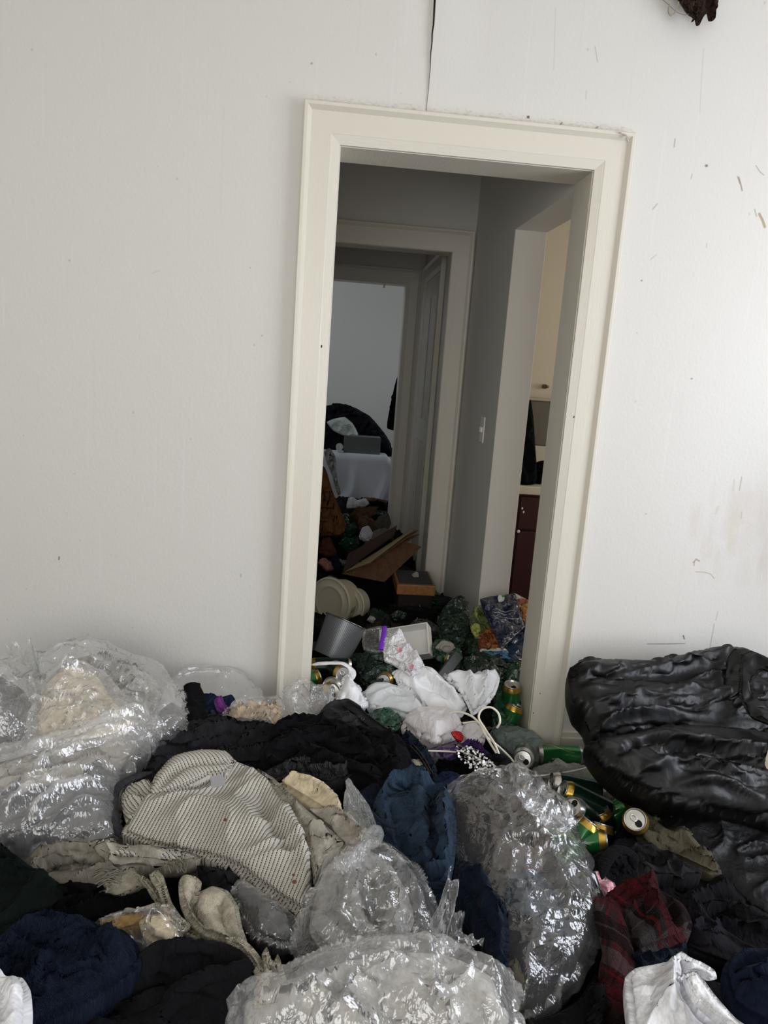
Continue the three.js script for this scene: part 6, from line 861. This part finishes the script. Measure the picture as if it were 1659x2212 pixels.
  // litter between
  const bits = [
    ['white_carrier_bag', [[748, 1098], [752, 1076], [764, 1074], [772, 1080], [790, 1076], [798, 1088], [786, 1096], [765, 1098]], -3.6, P.white, 'small white bag at the foot of the sheeted bed', 'plastic bag'],
    ['cardboard_sheet', [[755, 1115], [770, 1096], [818, 1094], [800, 1120], [775, 1128]], -3.2, M2.card, 'flattened cardboard on the rubbish beyond the doorway', 'cardboard'],
    ['dark_cloth', [[798, 1096], [812, 1082], [830, 1085], [832, 1096], [815, 1102]], -3.5, C.black, 'black rag beside the white bag at the bed', 'cloth'],
    ['green_film', [[735, 1160], [745, 1140], [765, 1128], [775, 1140], [765, 1155], [750, 1165]], -2.6, P.green, 'green film beside the paper sack', 'wrapper'],
    ['white_wrapper', [[775, 1160], [782, 1140], [796, 1135], [806, 1152], [800, 1165], [785, 1170]], -2.4, plastic(0xf4f4ff, { rough: 0.3 }), 'bright white wrapper behind the card folder', 'wrapper'],
    ['grey_cloth', [[805, 1135], [818, 1115], [838, 1108], [845, 1130], [835, 1148], [815, 1148]], -3.0, C.taupe, 'grey cloth heap at the third door casing', 'cloth'],
    ['green_film', [[730, 1175], [745, 1160], [765, 1165], [770, 1185], [748, 1190]], -2.1, P.green, 'green film in front of the folder', 'wrapper'],
    ['pattern_cloth', [[688, 1195], [695, 1165], [712, 1160], [722, 1180], [730, 1200], [715, 1205]], -2.0, cloth(0x6a4033), 'reddish cloth at the left of the hall rubbish', 'cloth'],
    ['pink_cloth', [[686, 1215], [700, 1205], [715, 1215], [722, 1230], [705, 1235]], -1.8, C.blush, 'pinkish cloth below the reddish one', 'cloth'],
    ['blue_cloth', [[715, 1210], [728, 1195], [735, 1215], [738, 1235], [722, 1238]], -1.8, C.navy, 'navy cloth left of the folder', 'cloth'],
    ['grey_wrapper', [[698, 1250], [712, 1243], [730, 1250], [728, 1262], [708, 1262]], -1.5, P.smoke, 'smoky wrapper above the cream tub', 'wrapper'],
    ['black_cloth', [[765, 1300], [780, 1265], [840, 1262], [850, 1300], [848, 1335], [800, 1345], [775, 1330]], -1.35, C.black, 'black cloth slumped beside the chest', 'cloth'],
    ['dark_wrapper', [[840, 1330], [860, 1318], [880, 1325], [878, 1342], [850, 1345]], -1.0, P.greenDark, 'crumpled dark wrapper at the foot of the chest', 'wrapper'],
    ['silver_cap', [[792, 1340], [800, 1330], [810, 1334], [806, 1346]], -0.95, plastic(0xb0b0b0, { rough: 0.3 }), 'small grey cap behind the mesh basket', 'cap'],
    ['grey_pan', [[885, 1350], [900, 1336], [930, 1342], [955, 1360], [950, 1375], [915, 1365]], -0.8, Std({ color: 0x3a3a38, roughness: 0.4 }), 'dark rim of a pan behind the white tray', 'pan'],
    ['crumpled_paper', [[940, 1400], [955, 1385], [975, 1388], [985, 1402], [965, 1415]], -0.4, Std({ color: 0x9a9890, roughness: 0.8 }), 'crumpled grey paper beside the dark green film', 'paper'],
  ];
  for (const [name, px, z, mat, label, cat] of bits) solo(name, lump(px, { z, T: 0.03, B: 0.03, R: 0.025, film: true, w: { e: 0.3, sm: 0.12, f: [14, 14], s: 0.02 }, round: 0.2, c: CR(0.016, [16, 16]), res: 44 }), mat, label, cat);
  // loose scraps scattered over the hall floor
  const scrapMats = [P.greenDark, P.green, C.black, C.darkgrey, Std({ color: 0x8a8880, roughness: 0.8 }), M2.card, P.smoke, C.brownmix, P.greenDark, C.charcoal], shapes = scrapMats.map((m, i) => { const g = lump([[820, 1400], [832, 1380 - i], [850, 1376], [868, 1384], [874, 1402], [862, 1418], [840, 1420]].map((p) => [p[0] + (rnd() - 0.5) * 12, p[1] + (rnd() - 0.5) * 12]), { h: 0.3, T: 0.025, B: 0.02, R: 0.02, film: true, round: 0.3, w: { e: 0.35, sm: 0.1, f: [14, 14], s: 0.02 }, res: 34 }); g.computeBoundingBox(); const c = g.boundingBox.getCenter(V()); g.translate(-c.x, -c.y, -c.z); return g; });
  const scrapLabels = new Set();
  for (let i = 0; i < 54; i++) {
    const z = i < 30 ? -0.1 - rnd() * 1.5 : -1.85 - rnd() * 2.4, x = z > -0.2 ? 0.06 + rnd() * 0.6 : z > -1.7 ? -0.1 + rnd() * 0.78 : z > -3.4 ? 0.0 + rnd() * 0.55 : -0.1 + rnd() * 0.7, k = Math.floor(rnd() * scrapMats.length);
    const m = finish(new THREE.Mesh(shapes[k], scrapMats[k])); m.position.set(x, 0.2 + rnd() * 0.035 + (z < -1.6 ? 0.02 : 0), z); m.rotation.set((rnd() - 0.5) * 1.2, rnd() * 6.3, (rnd() - 0.5) * 1.2); m.scale.setScalar(0.8 + rnd() * 0.7);
    const kind = ['glossy dark green', 'bright green', 'black cloth', 'dark grey cloth', 'pale paper', 'brown cardboard', 'smoky plastic', 'brown cloth', 'glossy dark green', 'charcoal cloth'][k], side = x < 0.2 ? 'left' : x < 0.42 ? 'middle' : 'right';
    const zone = z > -0.45 ? 'just inside the near doorway' : z > -0.85 ? 'behind the white tray' : z > -1.25 ? 'between the tubs and the chest' : z > -1.7 ? 'around the card folder' : z > -2.5 ? 'just beyond the second doorway' : z > -3.4 ? 'by the third doorway' : 'before the sheeted bed';
    const label = `${kind} scrap ${zone}, ${side}`; if (scrapLabels.has(label)) continue; scrapLabels.add(label);
    m.name = numbered('rubbish_scrap'); scene.add(m); tag(m, label, 'scrap', 'scraps trodden over the hall floor');
  }
  // ---------- far bedroom
  const b = thing('sheeted_bed', 'bed end covered with a hanging white sheet in the far room', 'bed', V(0.2, 0, -5.2));
  const zf = -4.75, L0 = atZ(690, 978, zf), L1 = atZ(846, 978, zf);
  part(b, 'mattress', box(-0.8, 0, -5.95, L1.x - 0.03, L0.y - 0.01, zf - 0.03, 0.05), C.lightgrey);
  { const nx = 80, ny = 50, g = new THREE.PlaneGeometry(1, 1, nx, ny), p = g.attributes.position, uv = g.attributes.uv; const xa = -0.35, xb = L1.x, top = L0.y + 0.012;
    for (let i = 0; i < p.count; i++) { const u = p.getX(i) + 0.5, v = 0.5 - p.getY(i), x = lerp(xa, xb, u); let y, z; const run = v * 1.2; if (run < 0.5) { y = top; z = zf - 0.5 + run; } else { const d = run - 0.5; y = top - d * 0.82 + 0.0; z = zf + 0.02 * sstep(0, 0.06, d) + 0.1 * d * Math.pow(0.5 + 0.5 * Math.sin(x * 24 + d * 3 + 2.2 * n2(x * 3, d * 1.2)), 2) * sstep(0.02, 0.3, d); y -= 0.0; }
      const e = sstep(xb - 0.05, xb, x); p.setXYZ(i, x, Math.max(0.05, y - e * 0.04), z); uv.setXY(i, x, run); }
    g.computeVertexNormals(); part(b, 'sheet', g, Std({ color: 0xcfd2d8, roughness: 0.6, side: THREE.DoubleSide })); }
  solo('dark_duvet', lump([[640, 960], [660, 900], [690, 880], [735, 872], [765, 880], [800, 900], [830, 935], [844, 958], [846, 985], [800, 980], [720, 985], [660, 990]], { z: [-5.3, -5.0], T: 0.14, B: 0.02, R: 0.14, n: NF(0.03, [4, 7], 40) }), cloth(0x1c1c22), 'dark duvet heaped on the bed in the far room', 'duvet');
  solo('white_pillow_bag', lump([[706, 912], [720, 905], [745, 901], [762, 915], [774, 940], [765, 946], [740, 940], [720, 930]], { z: -4.85, T: 0.05, B: 0.04, R: 0.04, c: CR(0.02, [9, 12], 30) }), plastic(0xc9d4cc, { rough: 0.35 }), 'pale plastic bag on the dark duvet in the far room', 'plastic bag');
  const g1 = atZ(742, 978, -4.82), g2 = atZ(823, 946, -4.82); solo('grey_box', box(g1.x, g1.y, -4.98, g2.x, g2.y, -4.8, 0.004), Std({ color: 0x5e615f, roughness: 0.7 }), 'flat grey box at the edge of the bed in the far room', 'box');
  const bt = new THREE.CylinderGeometry(0.035, 0.035, 0.12, 20); bt.rotateX(1.4); const bp = atZ(733, 966, -4.8); bt.translate(bp.x, bp.y, bp.z); solo('clear_jar', bt, Phy({ color: 0xdfe4e0, roughness: 0.1, transmission: 0.6, thickness: 0 }), 'small clear jar lying left of the grey box', 'jar');
  solo('grey_sheet_fold', lump([[700, 975], [712, 968], [724, 985], [728, 1030], [736, 1068], [730, 1070], [718, 1030], [706, 1000]], { z: -4.62, T: 0.03, B: 0.03, R: 0.025, n: NF(0.02, [22, 4], 0) }), C.lightgrey, 'grey cloth draped over the left end of the sheeted bed', 'cloth');
  solo('black_coat', lump([[836, 925], [842, 880], [856, 820], [866, 800], [885, 800], [885, 935], [850, 930]], { z: -3.5, T: 0.04, B: 0.055, R: 0.03, n: NF(0.02, [12, 3]) }), C.black, 'black coat hanging behind the third door casing', 'coat');
  // ---------- kitchen
  const kz = -1.5, kx = 0.9, top = atZ(1150, 1050, kz).y;
  const un = thing('kitchen_unit', 'maroon kitchen base unit with a drawer and a door', 'cabinet', V(1.25, 0, kz - 0.17)), mar = Std({ color: 0x3a1a1f, roughness: 0.4 });
  part(un, 'carcass', box(kx - 0.03, 0.0, -1.84, 1.75, top - 0.045, kz - 0.02), mar); const dy = atZ(1130, 1143, kz).y, xs = atZ(1124, 1100, kz).x;
  const dr = part(un, 'drawer', box(xs, dy, kz - 0.02, xs + 0.5, top - 0.06, kz, 0.004), mar); const do_ = part(un, 'door', box(xs, 0.1, kz - 0.02, xs + 0.5, dy - 0.012, kz, 0.004), mar);
  const kn = new THREE.SphereGeometry(0.009, 12, 8), kp = atZ(1120, 1148, kz + 0.012); kn.translate(kp.x, kp.y, kp.z); part(do_, 'knob', kn, M.whitePlastic);
  for (const [px, py] of [[1128, 1098], [1131, 1106]]) { const q = new THREE.SphereGeometry(0.005, 8, 6); q.scale(1, 1.4, 0.3); const w = atZ(px, py, kz); q.translate(w.x, w.y, w.z + 0.001); part(dr, 'paint_chip', q, M.whitePlastic); }
  solo('worktop', box(kx - 0.03, top - 0.045, -1.845, 1.78, top, kz + 0.02, 0.006), Std({ color: 0xd8d2c2, roughness: 0.45 }), 'cream kitchen worktop over the maroon unit', 'worktop');
  solo('black_bag', lump([[1122, 1046], [1130, 960], [1140, 880], [1146, 862], [1152, 900], [1156, 960], [1160, 1030], [1155, 1046]], { z: -1.52, T: 0.05, B: 0.05, R: 0.04, n: NF(0.02, [12, 4]) }), cloth(0x11181b), 'tall black bag standing on the kitchen worktop', 'bag');
  solo('black_cloth', lump([[1150, 1042], [1158, 1000], [1175, 995], [1188, 1010], [1186, 1040], [1165, 1046]], { z: -1.58, T: 0.04, B: 0.04, R: 0.03, n: NF(0.015) }), C.black, 'black cloth beside the tall black bag on the worktop', 'cloth');
  const m0 = atZ(1150, 962, -1.72), m1 = atZ(1192, 868, -1.72); 
  { const t2 = thing('grey_appliance', 'grey boxy appliance at the back of the kitchen worktop', 'appliance', V((m0.x + m1.x) / 2, top, -1.76)); part(t2, 'housing', box(m0.x - 0.06, m0.y - 0.0, -1.83, m1.x + 0.25, m1.y, -1.72, 0.01), Std({ color: 0x6d675e, roughness: 0.5 })); part(t2, 'lid', box(m0.x - 0.065, m1.y, -1.835, m1.x + 0.255, m1.y + 0.014, -1.715, 0.004), Std({ color: 0xb9b0a2, roughness: 0.5 })); part(t2, 'base', box(m0.x - 0.06, top, -1.82, m1.x + 0.25, m0.y, -1.7, 0.006), Std({ color: 0xcfc8b8, roughness: 0.5 })); }
  const hk = thing('wall_hook', 'small round dark hook on the kitchen wall', 'hook', atZ(1177, 835, -1.84)); const h0 = new THREE.CylinderGeometry(0.012, 0.014, 0.02, 16); h0.rotateX(Math.PI / 2); const hp = atZ(1177, 835, -1.835); h0.translate(hp.x, hp.y, hp.z); part(hk, 'rosette', h0, Std({ color: 0x6b5b45, roughness: 0.4, metalness: 0.6 })); const h1 = new THREE.SphereGeometry(0.008, 12, 8); h1.translate(hp.x + 0.012, hp.y, hp.z + 0.016); part(hk, 'knob', h1, Std({ color: 0x8a7a60, roughness: 0.4, metalness: 0.6 }));
}
// ---------- hanging from the top of the wall at the right
{
  const zz = 0.06, A = (x, y) => [x, y], t = thing('torn_fly_trap', 'ragged dark brown strip hanging from above at the top right', 'hanging scrap', atZ(1510, 10, zz)), brown = cloth(0x3a2a20, { cs: 6, bs: 0.01, rough: 0.6 });
  const H = (px, o) => { const g = lump(px, { z: zz, T: 0.016, B: 0.016, R: 0.016, ef: 0.004, ...o }); return g; };
  part(t, 'scrap', H([[1450, -90], [1462, -10], [1468, 2], [1476, 14], [1482, 24], [1490, 32], [1498, 38], [1494, 45], [1497, 47], [1502, 41], [1504, 50], [1507, 56], [1511, 54], [1515, 46], [1520, 36], [1528, 28], [1531, 40], [1532, 44], [1540, 45], [1546, 38], [1548, 14], [1552, 0], [1556, -90]], { n: NF(0.012, [40, 8]), res: 120 }), brown);
  part(t, 'wire', tube([[1466, 4], [1460, 22], [1454, 32], [1448, 33], [1444, 26], [1446, 8]].map((p) => atZ(p[0], p[1], zz)), 0.0022, 40, 6), Phy({ color: 0xb0a490, roughness: 0.25, transmission: 0.4, thickness: 0 }), 'clear loop'); 
  part(t, 'wire', tube([[1430, -2], [1444, 10], [1462, 26], [1480, 32], [1488, 30]].map((p) => atZ(p[0], p[1], zz)), 0.0008, 40, 5), Std({ color: 0x6b6255, roughness: 0.6 }));
}
renderer.render(scene, camera);
